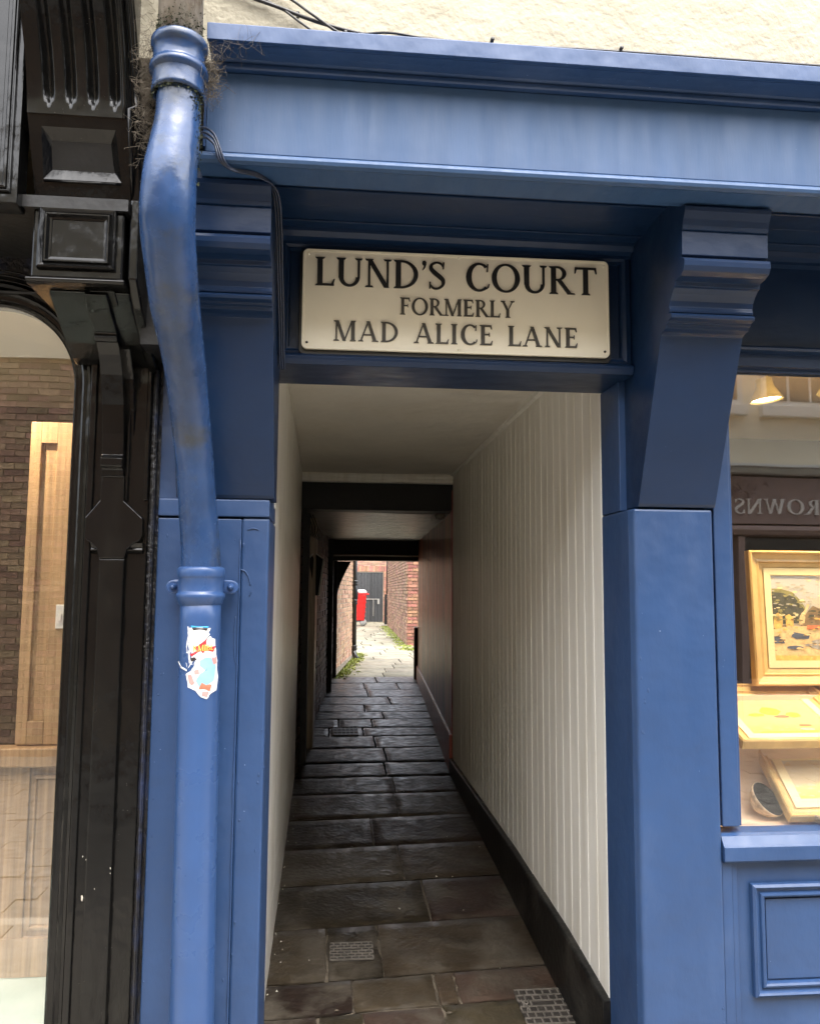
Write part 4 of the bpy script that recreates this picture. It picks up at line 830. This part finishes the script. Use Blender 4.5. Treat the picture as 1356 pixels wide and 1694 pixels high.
part('handle', B(1.27, 1.36, 25.6, 25.9, 1.60, 1.65), 'red', wbn, bevel=.01)
for sy_ in (-.2, .2): part('wheel', G().lathe(0, 0, [(.0001, -.03), (.10, -.03), (.12, 0), (.10, .03), (.0001, .03)], 16, Matrix.Translation((1.17, 25.75+sy_, .655)) @ Matrix.Rotation(R(90), 4, 'X')), 'rubber', wbn)
for sx_, sy_ in ((-.15, -.18), (-.15, .18)): part('leg', B(.985+sx_-.02, .985+sx_+.02, 25.75+sy_-.02, 25.75+sy_+.02, .53, .72), 'rubber', wbn)

# ------------------------------------------------------------------ black shopfront on the left
ks = thing('black_shopfront', 'glossy black carved timber shopfront with an arched window on the left', 'shopfront', (-.9, 0, 0))
# arched frame
def arch(off, zt=2.372, zb=-.06):
    pts = [(-.852+off, zb), (-.852+off, zt)]
    cx, cz, rx, rz = -1.112, 2.372, .26, .262
    for i in range(1, 17):
        a = R(90*i/16); pts.append((cx+(rx+off)*math.cos(a), cz+(rz+off)*math.sin(a)))
    pts.append((-2.4, cz+rz+off)); return pts
st_ = [(0, .09), (0, .046), (.006, .040), (.014, .040), (.018, .028), (.030, .026), (.034, .018), (.040, .014), (.050, .016), (.054, .006), (.064, .002), (.067, .010), (.067, .09)]
g = G(); P_ = [arch(o1) for o1, y in st_]; vs = [(x, st_[i][1], z) for i, row in enumerate(P_) for x, z in row]; n = len(P_[0])
g.add(vs, [(i*n+k, i*n+k+1, (i+1)*n+k+1, (i+1)*n+k) for i in range(len(st_)-1) for k in range(n-1)]); part('arched_frame', g, 'black', ks)
A2 = arch(.060); g = G(); vs = []
for x, z in A2[1:]: vs.append((x, .022, z)); vs.append((x if z > 2.42 else x, .022, 2.80))
g = G(); top = [(x, .020, z) for x, z in A2]; ncol = len(top); vs = top+[(max(x, -2.4), .020, 2.80) for x, y, z in top[1:]]
fs = [(1+i, 2+i, ncol+1+i, ncol+i) for i in range(ncol-2)]; g.v = []; g.f = []; g.t = []; g.sm = []; g.add(vs[1:], [[q-1 for q in f_] for f_ in fs]); part('spandrel', g, 'black_rough', ks)
part('glass_pane', B(-2.4, -.846, .047, .053, -.05, 2.64), 'glass_l', ks)
# carved spandrel ribs
g = G()
for k in range(3): o1 = .080+k*.016; g.tube([(x, .014, z) for x, z in arch(o1)[2:-1]], .005-.001*k, 6)
part('spandrel_rib', g, 'black', ks)
# head recess and upper fascia
part('window_head', G().prof([(.09, 2.665), (.004, 2.665), (0, 2.672), (.01, 2.68), (.02, 2.682), (.02, 2.70), (.012, 2.705), (.012, 2.725), (.04, 2.73), (.09, 2.80)], -2.4, -.60), 'black', ks)
part('soffit', B(-2.4, -.60, -.36, .10, 2.795, 2.83), 'tar', ks)
ff = part('fascia', B(-2.4, -.895, -.40, -.33, 2.782, 4.3), 'black', ks, bevel=.004)
g = G().ring(-2.3, -.912, 2.812, 4.1, [(0, -.4005), (.001, -.408), (.004, -.4095), (.007, -.405), (.010, -.405), (.012, -.411), (.018, -.412), (.022, -.403), (.03, -.395), (.034, -.401)]); part('fascia_moulding', g, 'black', ff)
# pilaster ground, raised centre, flanking channels
part('pilaster', B(-.785, -.588, .0, .09, -.06, 2.80), 'black', ks, bevel=.004)
part('edge_strip', B(-.783, -.763, -.012, -.0005, -.06, 2.50), 'black', ks, bevel=.003)
part('edge_strip', B(-.604, -.590, -.010, -.0005, 1.99, 2.44), 'black', ks, bevel=.003)
part('edge_strip', G().prof([(-.664, 1.99), (-.654, 1.985), (-.650, 2.42), (-.657, 2.44)], -.014, -.0005, 'y'), 'black', ks, bevel=.002)
part('centre_board', B(-.730, -.652, -.022, -.0005, -.06, 1.800), 'black', ks, bevel=.004)
cap = [(-.730, 1.800), (-.738, 1.830), (-.756, 1.848), (-.772, 1.858), (-.778, 1.875), (-.778, 1.930), (-.735, 1.985), (-.732, 2.065), (-.662, 2.065), (-.660, 1.985), (-.600, 1.930), (-.598, 1.875), (-.606, 1.858), (-.626, 1.848), (-.644, 1.830), (-.652, 1.800)]
part('cap_ornament', G().prof(cap, -.026, -.0005, 'y'), 'black', ks, bevel=.003)
for x0, x1 in ((-.760, -.734), (-.647, -.598)):
    part('channel_stop', G().prof([(-.0005, 1.855), (-.020, 1.852), (-.012, 1.836), (-.016, 1.828), (-.0005, 1.815)], x0, x1), 'black', ks, bevel=.002)
part('channel_stop', G().prof([(-.0005, 2.47), (-.018, 2.462), (-.014, 2.450), (-.0005, 2.436)], -.652, -.604), 'black', ks, bevel=.002)
# scrolled strap rising to the bracket
SP = [(-.030, 2.060), (-.036, 2.085), (-.050, 2.095), (-.052, 2.12), (-.040, 2.13), (-.044, 2.20), (-.060, 2.29), (-.090, 2.38), (-.125, 2.435), (-.160, 2.465), (-.172, 2.463), (-.180, 2.475), (-.176, 2.487), (-.200, 2.50), (-.250, 2.525), (-.31, 2.56)]
bk = [(max(y+.05, -.28), z+.03) for y, z in SP[::-1]]; bk[-1] = (-.002, 2.06)
part('strap', G().prof(SP+bk, -.732, -.664), 'black', ks, bevel=.003)
part('bracket_body', G().prof([(0, 2.20), (-.012, 2.28), (-.04, 2.38), (-.10, 2.46), (-.20, 2.52), (-.31, 2.572), (0, 2.572)], -.715, -.640), 'black', ks, bevel=.004)
part('bracket_body', G().prof([(0, 2.43), (-.05, 2.44), (-.12, 2.47), (-.20, 2.515), (-.30, 2.572), (0, 2.572)], -.835, -.600), 'black', ks, bevel=.006)
part('bracket_box', B(-.868, -.612, -.345, .0, 2.592, 2.806), 'black', ks, bevel=.006)
part('box_moulding', G().prof([(0, 2.574), (-.335, 2.574), (-.356, 2.577), (-.362, 2.584), (-.356, 2.591), (0, 2.591)], -.878, -.603), 'black', ks, bevel=.003)
part('box_moulding', G().prof([(0, 2.807), (-.350, 2.807), (-.356, 2.813), (-.356, 2.822), (0, 2.826)], -.858, -.605), 'black', ks, bevel=.002)
g = G().ring(-.850, -.632, 2.618, 2.802, [(0, -.346), (.001, -.358), (.006, -.360), (.010, -.356), (.016, -.352), (.020, -.358), (.024, -.358), (.030, -.348), (.036, -.347)])
part('panel_frame', g, 'black', ks)
# upper block with sunk pyramid panel
TB = Matrix.Translation((0, -.322, 2.838)) @ Matrix.Rotation(R(24), 4, 'X')
g = G(); h = .235; x0, x1 = -.874, -.598
vs = [TB @ Vector(v) for v in ((x0, 0, 0), (x1, 0, 0), (x1, 0, h), (x0, 0, h))]; inn = [TB @ Vector(v) for v in ((x0+.028, 0, .055), (x1-.028, 0, .055), (x1-.035, 0, h-.040), (x0+.035, 0, h-.040))]; pit = [TB @ Vector(v) for v in ((x0+.065, .035, .10), (x1-.065, .035, .10), (x1-.07, .035, .135), (x0+.07, .035, .135))]
bck = [Vector((x0, .0, 2.83)), Vector((x1, .0, 2.83)), Vector((x1, .0, 3.06)), Vector((x0, .0, 3.06))]
g.add(vs+inn+pit+bck, [(0, 1, 5, 4), (1, 2, 6, 5), (2, 3, 7, 6), (3, 0, 4, 7), (4, 5, 9, 8), (5, 6, 10, 9), (6, 7, 11, 10), (7, 4, 8, 11), (8, 9, 10, 11), (0, 12, 13, 1), (1, 13, 14, 2), (2, 14, 15, 3), (3, 15, 12, 0)])
ub = part('bracket_block', g, 'black', ks)
e_ = TB @ Vector((0, -.004, .050)); part('panel_bead', G().tube([(x0+.030, e_.y, e_.z), (x1-.030, e_.y, e_.z)], .0035, 6), 'black', ub)
# fluted plate sweeping out above
g = G(); NU, NV = 88, 44; vs = []; xc = [-.815, -.754, -.693, -.632]
for j in range(NV+1):
    v = j/NV; z = 3.045+v*.62; yb = -.418-.04*v-.42*v**1.9
    for i in range(NU+1):
        x = -.874+.262*i/NU; dd = 0
        for c in xc:
            c = c-.0; q = abs(x-c)/.0165
            bot = .060+.030*min(1, q) if True else 0
            if q < 1 and v > bot-.0: dd = max(dd, .020*(1-q**1.5)*min(1, (v-bot+.004)/.012))
        vs.append((x, yb+dd, z))
g.add(vs, [(j*(NU+1)+i, j*(NU+1)+i+1, (j+1)*(NU+1)+i+1, (j+1)*(NU+1)+i) for j in range(NV) for i in range(NU)], 0, True); part('fluted_plate', g, 'black', ks, recalc=False)
def edge_path(x, dy): return [(x, -.418-.04*v-.42*v**1.9+dy, 3.045+v*.62) for v in [k/16 for k in range(17)]]
part('side_bead', G().tube(edge_path(-.606, .004), .007, 8), 'black', ks); part('side_bead', G().tube(edge_path(-.590, .03), .006, 8), 'black', ks); part('side_bead', G().tube([(-.596, -.325, 2.835)]+[(-.588, -.44, 3.06)]+[(x+.014, y+.01, z) for x, y, z in edge_path(-.590, .0)[1:]], .006, 8), 'black', ks)
pr_ = [(0, 2.41), (-.06, 2.43), (-.16, 2.475), (-.26, 2.54), (-.335, 2.60), (-.335, 2.84)]+[(y+.045, z) for x, y, z in edge_path(0, 0)]+[(0, 3.66)]
part('side_board', G().prof(pr_, -.600, -.572), 'black', ks, bevel=.005)
g = G().prof([(.0, 2.84), (-.30, 2.84), (-.39, 3.04)]+[(y+.05, z) for x, y, z in edge_path(0, 0)]+[(.0, 3.66)], -.872, -.602); part('bracket_core', g, 'tar', ks)
part('party_strip', B(-.588, -.558, .012, .30, -.06, 3.6), 'black_rough', ks); part('party_strip', B(-.572, -.566, -.02, .30, -.06, 2.42), 'black_rough', ks, bevel=.002)
part('party_strip', B(-.588, -.50, -.20, .10, 2.45, 3.6), 'tar', ks)
g = G(); pts = [(-.572, -.021, z/30) for z in range(0, 74)]; g.tube(pts, [.0035+.003*noise.noise(Vector((p[2]*30, 1, 0))) for p in pts], 6); part('lumpy_seam', g, 'black_rough', ks)
part('stall_riser', B(-2.4, -.86, .04, .09, -.06, .06), 'black', ks)
g = G()                                       # chipped paint showing pale wood
for (x, z, s_) in ((-.742, .757, .012), (-.735, .87, .004), (-.70, .79, .003), (-.745, .88, .004), (-.655, .85, .005), (-.655, .835, .003), (-.73, .62, .002)):
    k0 = random.uniform(0, 6); g.add([(x+s_*.35*math.cos(k0+t)*random.uniform(.6, 1), -.0235 if -.73 < x < -.652 else -.0012, z+s_*math.sin(k0+t)*random.uniform(.6, 1)) for t in (0, 1.2, 2.4, 3.8, 5)], [(0, 1, 2, 3, 4)])
part('paint_chip', g, 'flake', ks, kind='stuff', recalc=False)

# interior of the left shop: oak panelling behind the glass
lp = thing('oak_panelling', 'pale oak framed panelling standing inside the arched shop window', 'panelling', (-1.1, .5, .3))
part('stile', B(-1.145, -1.104, .50, .54, 1.130, 2.34), 'oak', lp, bevel=.003); part('stile', B(-1.045, -.90, .50, .54, 1.130, 2.34), 'oak', lp, bevel=.003)
part('rail', B(-1.104, -1.045, .50, .54, 1.130, 1.215), 'oak', lp, bevel=.003); part('rail', B(-1.104, -1.045, .50, .54, 2.26, 2.34), 'oak', lp)
part('panel', B(-1.104, -1.045, .52, .54, 1.217, 2.258), 'oak', lp); part('shelf_rail', B(-1.75, -.90, .46, .54, 1.055, 1.125), 'oak', lp, bevel=.006)
part('lower_stile', B(-1.20, -1.085, .50, .54, .36, 1.05), 'oak', lp, bevel=.003); part('lower_panel', B(-1.085, -.90, .515, .54, .45, 1.05), 'oak', lp)
g = G().ring(-1.075, -.90, .47, 1.02, [(0, .514), (.002, .505), (.012, .503), (.016, .513)]); part('panel_bead', g, 'oak', lp); part('bottom_rail', B(-1.165, -.90, .495, .54, .315, .448), 'oak', lp)
gb = part('display_base', B(-2.3, -.87, .10, .60, .20, .312), 'green_sheet', origin=(-1.4, .3, .2)); tag(gb, 'pale green display base at the foot of the left shop window', 'display base')
sw = thing('switch_box', 'small cream switch box on the oak panelling inside the left window', 'switch', (-1.0, .49, 1.6)); part('plate', B(-1.018, -.985, .488, .499, 1.555, 1.645), 'wgrey', sw, bevel=.003); part('rocker', B(-1.007, -.996, .483, .4875, 1.585, 1.612), 'wgrey', sw)
room = setting('shop_interior', (-1.6, 1, 0))
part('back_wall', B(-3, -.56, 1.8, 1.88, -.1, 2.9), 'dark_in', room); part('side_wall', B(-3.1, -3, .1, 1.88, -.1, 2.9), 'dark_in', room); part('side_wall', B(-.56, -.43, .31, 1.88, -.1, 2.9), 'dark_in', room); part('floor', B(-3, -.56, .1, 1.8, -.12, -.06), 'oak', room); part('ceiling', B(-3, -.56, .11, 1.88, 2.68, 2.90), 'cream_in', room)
dl = thing('ceiling_downlight', 'small lit downlight in the ceiling of the left shop', 'lamp', (-1.3, .24, 2.66))
part('trim_ring', G().lathe(-1.3, .24, [(.035, 2.678), (.045, 2.676), (.045, 2.666), (.035, 2.664)], 16), 'wgrey', dl); part('bulb', G().lathe(-1.3, .24, [(.0001, 2.668), (.034, 2.668), (.034, 2.676)], 16), 'lamp_on', dl)
l = bpy.data.lights.new('downlight', 'SPOT'); l.spot_size = R(150); l.spot_blend = .6; l.energy = 17; l.color = (1, .82, .58); l.shadow_soft_size = .03; lo_ = bpy.data.objects.new('downlight', l); C.objects.link(lo_); lo_.parent = dl; lo_.location = (0, 0, -.05)

# ------------------------------------------------------------------ right window display
rm = setting('gallery_interior', (2, 1, 0))
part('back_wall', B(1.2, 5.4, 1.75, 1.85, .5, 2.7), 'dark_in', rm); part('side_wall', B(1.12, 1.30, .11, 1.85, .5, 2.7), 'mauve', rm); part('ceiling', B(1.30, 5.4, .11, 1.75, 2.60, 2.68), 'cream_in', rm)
part('display_shelf', B(1.30, 5.4, .085, .62, .80, .892), 'peach', rm); part('display_riser', B(1.62, 5.4, .46, .62, .893, 1.30), 'peach', rm); part('display_step', B(1.50, 2.52, .30, .458, .893, 1.165), 'peach', rm)
g = G(); vs = []
for i in range(13):
    a = R(90*i/12); vs += [(1.302, .14+.0+.32*math.sin(a)*1.0, .894+.30*(1-math.cos(a))), (5.3, .14+.32*math.sin(a), .894+.30*(1-math.cos(a)))]
part('draped_cloth', G().add(vs, [(2*i, 2*i+1, 2*i+3, 2*i+2) for i in range(12)], 0, True), 'peach', rm, recalc=False)
part('light_strip', B(1.42, 5.3, .112, .135, 2.555, 2.575), 'strip_on', rm, 'lit strip of warm light along the top of the window')
def ell(cx, cy, rx, ry, n=10, sd_=0): rn = random.Random(sd_+int(cx*100)); return [(cx+rx*math.cos(k*6.283/n)*rn.uniform(.8, 1.1), cy+ry*math.sin(k*6.283/n)*rn.uniform(.8, 1.1)) for k in range(n)]
def picture(label, T, w_, h_, fw, mw_, art, marks=(), dep=.035, dabs=0):
    P = T @ Vector((0, 0, 0)); t = thing('framed_picture', label, 'picture', tuple(P))
    st2_ = [(0, 0), (0, -dep), (fw*.08, -dep-.006), (fw*.16, -dep-.004), (fw*.2, -dep+.004), (fw*.5, -dep+.012), (fw*.62, -dep+.010), (fw*.68, -dep+.018), (fw*.9, -dep+.022), (fw, -dep+.026)]
    g = G().ring(0, w_, 0, h_, st2_, T); g.add([T @ Vector(v) for v in ((0, 0, 0), (w_, 0, 0), (w_, 0, h_), (0, 0, h_))], [(0, 1, 2, 3)]); part('frame', g, 'gold', t)
    y = -dep+.020; part('mount', G().ring(fw-.002, w_-fw+.002, fw-.002, h_-fw+.002, [(0, y), (mw_, y), (mw_+.003, y+.004)], T), 'mount', t)
    a = fw+mw_-.001; Vs = [T @ Vector(v) for v in ((a, y+.005, a), (w_-a, y+.005, a), (w_-a, y+.005, h_-a), (a, y+.005, h_-a))]
    o = part('painting', G().add(Vs, [(0, 1, 2, 3)]), art, t, recalc=False)
    uv = o.data.uv_layers.new(name='uv')
    for i, c in enumerate([(0, 0), (1, 0), (1, 1), (0, 1)]): uv.data[i].uv = c
    for i, (m, poly) in enumerate(marks):
        vs = [T @ Vector((a+u*(w_-2*a), y+.0042-i*.0003, a+v*(h_-2*a))) for u, v in poly]; part('paint_stroke', G().add(vs, [list(range(len(vs)))]), m, o, recalc=False)
    if dabs:
        rn = random.Random(dabs)
        for mname, n_, (u0, u1, v0, v1) in (('a_mid', 40, (0, 1, .1, .5)), ('a_dark', 45, (.3, 1, .36, .62)), ('a_sand', 40, (0, .6, .02, .4)), ('a_hill', 30, (0, .33, .46, .8)), ('mount', 30, (0, 1, .5, .95)), ('a_lit', 26, (.0, 1, .3, .5)), ('a_water', 60, (0, 1, .62, 1))):
            g = G()
            for k in range(n_):
                cu, cv = rn.uniform(u0, u1), rn.uniform(v0, v1); s_ = rn.uniform(.006, .022); g.add([T @ Vector((a+q[0]*(w_-2*a), y+.0004-k*.00001, a+q[1]*(h_-2*a))) for q in ell(cu, cv, s_*1.6, s_*.6, 7, k)], [list(range(7))])
            part('brush_dab', g, mname, o, kind='stuff', recalc=False)
    return t
marks1 = [('a_hill', [(0, .45), (0, .84), (.10, .84), (.22, .80), (.30, .70), (.34, .62), (.36, .45)]), ('a_dark', [(0, .42), (0, .80), (.12, .79), (.24, .74), (.29, .66), (.33, .60), (.35, .44)]),
          ('a_mid', [(.28, .40), (.32, .50), (.37, .58), (.42, .64), (.50, .60), (.55, .52), (.62, .50), (.7, .40)]), ('a_sand', [(.26, .42), (.28, .52), (.34, .60), (.36, .66), (.39, .65), (.34, .55), (.32, .42)]),
          ('a_sand', [(0, .12), (0, .36), (.10, .40), (.34, .40), (.7, .34), (1, .33), (1, 0), (0, 0)]), ('a_lit', [(.01, .36), (.01, .52), (.06, .56), (.10, .52), (.10, .38)]), ('a_lit', [(.13, .39), (.13, .52), (.17, .54), (.21, .50), (.21, .40)]),
          ('a_water', [(.30, .18), (.42, .24), (.62, .30), (1, .30), (1, .10), (.55, .09)]), ('a_slate', [(.18, .28), (.20, .33), (.30, .31), (.37, .30), (.35, .25), (.22, .25)]), ('a_slate', [(0, .20), (0, .29), (.07, .27), (.11, .20)]), ('a_slate', ell(.20, .15, .09, .025, 9, 3)),
          ('a_slate', ell(.52, .13, .03, .03, 8, 5)), ('a_red', [(.34, .36), (.34, .41), (.72, .41), (.72, .36)]), ('a_lit', [(0, .0), (0, .06), (1, .05), (1, 0)])]
picture('large gilt-framed coastal landscape painting upright in the right window', Matrix.Translation((1.705, .50, 1.335)) @ Matrix.Rotation(R(-3), 4, 'X'), .62, .545, .072, .028, 'art1', marks1, dabs=5)
T2 = Matrix.Translation((1.475, .12, 1.118)) @ Matrix.Rotation(R(-66), 4, 'X')
T2 = Matrix.Translation((1.475, .155, 1.150)) @ Matrix.Rotation(R(-68), 4, 'X')
marks2 = [('a_yel', ell(.45, .66, .14, .12, 10, 1)), ('a_yel', ell(.25, .55, .10, .05, 9, 2)), ('a_yel', ell(.70, .55, .10, .08, 9, 3)), ('a_mid', ell(.55, .50, .10, .035, 8, 4)), ('a_red', ell(.72, .24, .09, .03, 8, 5)), ('a_water', ell(.70, .12, .10, .04, 8, 6)), ('a_yel', [(.1, 0), (.1, .06), (1, .09), (1, 0)])]
picture('gilt-framed yellow flower picture lying back beneath the large landscape', T2, .50, .42, .058, .030, 'art2', marks2, .03)
picture('cream-mounted field landscape in a gilt frame leaning at the front of the display', Matrix.Translation((1.615, .115, .905)) @ Matrix.Rotation(R(-48), 4, 'X'), .60, .34, .052, .035, 'art3', (), .03)
picture('corner of another gilt frame lying at the right edge of the window', Matrix.Translation((1.99, .20, 1.165)) @ Matrix.Rotation(R(-66), 4, 'X'), .5, .42, .055, .03, 'art3', (), .03)
picture('smaller gilt-framed seascape standing farther right in the window', Matrix.Translation((2.42, .50, 1.335)) @ Matrix.Rotation(R(-3), 4, 'X'), .6, .5, .06, .03, 'art3', ())
def bowl(label, c, rr1, h_, T_extra, min_):
    t = thing('bowl', label, 'bowl', c); T = Matrix.Translation(c) @ T_extra
    part('outer_shell', G().lathe(0, 0, [(.001, 0), (rr1*.45, 0), (rr1*.75, h_*.35), (rr1*.95, h_*.8), (rr1, h_), (rr1*.96, h_*1.02)], 28, T), 'bowl_out', t, recalc=False)
    part('glazed_inside', G().lathe(0, 0, [(rr1*.958, h_*1.015), (rr1*.90, h_*.85), (rr1*.6, h_*.35), (.001, h_*.2)], 28, T), min_, t, recalc=False)
bowl('round clay bowl with black glazed inside tipped on its side in the window corner', (1.562, .225, .930), .068, .055, Vector((.42, -.62, .66)).to_track_quat('Z', 'Y').to_matrix().to_4x4(), 'bowl_in')
bowl('speckled clay bowl with pale blue inside at the foot of the leaning picture', (1.762, .125, .894), .068, .042, Matrix.Rotation(R(4), 4, 'X'), 'bowl_blue')
# spotlights
def spot(label, c, aim, en):
    t = thing('spotlight', label, 'lamp', c, None); q = (Vector(aim)-Vector(c)).to_track_quat('-Z', 'Y').to_matrix().to_4x4(); T = Matrix.Translation(c) @ q
    part('lamp_head', G().lathe(0, 0, [(.001, .09), (.03, .085), (.035, .05), (.062, 0), (.066, -.004), (.060, -.004), (.05, .02)], 20, T), 'mount', t); part('bulb', G().lathe(0, 0, [(.0001, .004), (.058, .004)], 20, T), 'lamp_on', t)
    part('stem', G().tube([Vector(c)+Vector((0, 0, .05)), (c[0], c[1], 2.60)], .008, 8), 'mount', t)
    l = bpy.data.lights.new('spotlight_beam', 'SPOT'); l.energy = en; l.color = (1, .78, .46); l.spot_size = R(110); l.spot_blend = .8; l.shadow_soft_size = .05
    lo = bpy.data.objects.new('spotlight_beam', l); C.objects.link(lo); lo.parent = t; lo.matrix_local = q @ Matrix.Translation((0, 0, -.02))
spot('lit warm spotlight hanging at the top left of the picture window', (1.72, .34, 2.475), (1.85, .30, 1.2), 18)
spot('second lit spotlight farther right in the picture window', (2.35, .34, 2.475), (2.2, .30, 1.2), 15)
tg = thing('price_tag', 'cream card tag hanging at the top of the picture window', 'tag', (2.0, .35, 2.5)); part('card', G().prof([(1.93, 2.50), (1.985, 2.455), (2.045, 2.545), (1.99, 2.60)], .34, .343, 'y'), 'mount', tg); part('string', G().tube([(1.99, .34, 2.585), (1.99, .34, 2.60)], .002, 5), 'mount', tg)

# ------------------------------------------------------------------ buildings across the street (seen in the glass)
ob = thing('brick_building', 'brown brick building across the street, mirrored in the arched window', 'building', (-4, -7.1, 0))
part('wall', B(-30, 1.0, -9.5, -7.11, -.25, 6.2), 'mort_pale', ob); part('cream_band', B(-30, 1.0, -7.16, -7.04, 4.43, 6.3), 'buff', ob)
bricks = []; rn = random.Random(31); H_ = .075; L_ = .235
protos = []
for k in range(4):
    g = G(); e = .003; g.box(-L_/2+.006, L_/2-.006, -.02, .012+.003*k, -H_/2+.005, H_/2-.005)
    me = bpy.data.meshes.new('brick'); me.from_pydata(g.v, [], g.f); me.materials.append(M['brick_opp']); protos.append(me)
allb = []
for r__ in range(62):
    for c in range(44):
        x = -9+c*L_*1.0+(L_/2 if r__ % 2 else 0); z = -.2+r__*H_
        if x > .9: continue
        allb.append((abs(x+3.5)*2.2+abs(z-2.6)*.5, x, z))
allb.sort()
for k, (d_, x, z) in enumerate(allb[:300]):
    o = bpy.data.objects.new('brick', protos[rn.randrange(4)]); C.objects.link(o); o.parent = ob; o.location = (x+4, -.01+rn.uniform(-.003, .003), z+H_/2)
g = G()
for (d_, x, z) in allb[300:]:
    if d_ < 7: g.box(x-L_/2+.006, x+L_/2-.006, -7.13, -7.095+rn.uniform(0, .008), z+.005, z+H_-.005, rn.random())
part('further_bricks', g, 'brick_opp', ob, kind='stuff')
of = thing('buff_building', 'buff rendered building with a mauve shopfront across the street, mirrored in the picture window', 'building', (5.5, -7, 0))
part('wall', B(1.02, 30, -9.5, -7.04, 3.36, 6.4), 'buff', of); part('shop_wall', B(1.02, 12, -9.5, -7.30, -.25, 3.35), 'dark_in', of)
part('fascia_board', B(1.1, 11.5, -7.10, -7.0, 2.60, 3.20), 'mauve', of); part('cornice', G().prof([(-7.1, 3.22), (-6.92, 3.24), (-6.88, 3.30), (-6.80, 3.31), (-6.80, 3.345), (-7.1, 3.36)], 1.1, 11.5), 'wgrey', of)
part('fascia_moulding', G().prof([(-7.1, 2.44), (-6.98, 2.46), (-6.95, 2.52), (-6.97, 2.57), (-7.1, 2.595)], 1.1, 11.5), 'mauve', of)
for x in (1.2, 2.6, 4.0, 5.13, 6.6, 8.1, 9.6): part('mullion', B(x, x+.09, -7.28, -7.0, -.2, 2.44), 'mauve', of)
part('stall_riser', B(1.1, 11.5, -7.28, -7.02, -.22, .62), 'mauve', of); part('shop_glass', B(1.1, 11.5, -7.29, -7.27, .62, 2.44), 'dglass', of)
g = G(); rn2 = random.Random(4)
for i in range(40): p = Vector((5.15+rn2.gauss(0, .13), -6.97, 3.03+rn2.gauss(0, .05))); g.add([p+Vector((rn2.gauss(0, .035), rn2.gauss(0, .02), rn2.gauss(0, .035))) for k in range(3)], [(0, 1, 2)])
part('carved_foliage', g, 'mauve', of, kind='stuff', recalc=False)
bl = thing('shop_lettering', 'raised pale letters BROWNS on the mauve fascia across the street', 'lettering', (5.7, -7, 2.7))
text(bl, 'BROWNS', 5.07, 6.43, 2.725, 2.915, -6.999, 'silver', 0, .02, flip=True, track=.03)
for x in (1.6, 4.05, 5.53, 7.3, 9.0):
    wn_ = part('window', B(x, x+1.02 if x > 4.1 else x+1.22, -7.06, -7.02, 4.14, 5.6), 'wgrey', of)
    wd = 1.02 if x > 4.1 else 1.22
    for k in range(3):
        p0 = x+.06+k*(wd-.12)/3
        part('pane', B(p0+.02, p0+(wd-.12)/3-.02, -7.025, -7.013, 4.20, 4.84), 'dglass', wn_); part('pane', B(p0+.02, p0+(wd-.12)/3-.02, -7.025, -7.013, 4.90, 5.54), 'dglass', wn_)
    part('sill', B(x-.03, x+wd+.03, -7.04, -6.93, 3.99, 4.13), 'wgrey', wn_, bevel=.01)
# neighbours closing the street and the court's surroundings
nb_ = thing('terrace_house', 'plain cream rendered terrace house beyond the black shopfront', 'building', (-5, 3, 0)); part('wall', B(-30, -2.42, .05, 8, -.1, 6.5), 'render', nb_); part('wall', B(-2.42, -.64, -.33, 8, 4.3, 7), 'render', nb_)
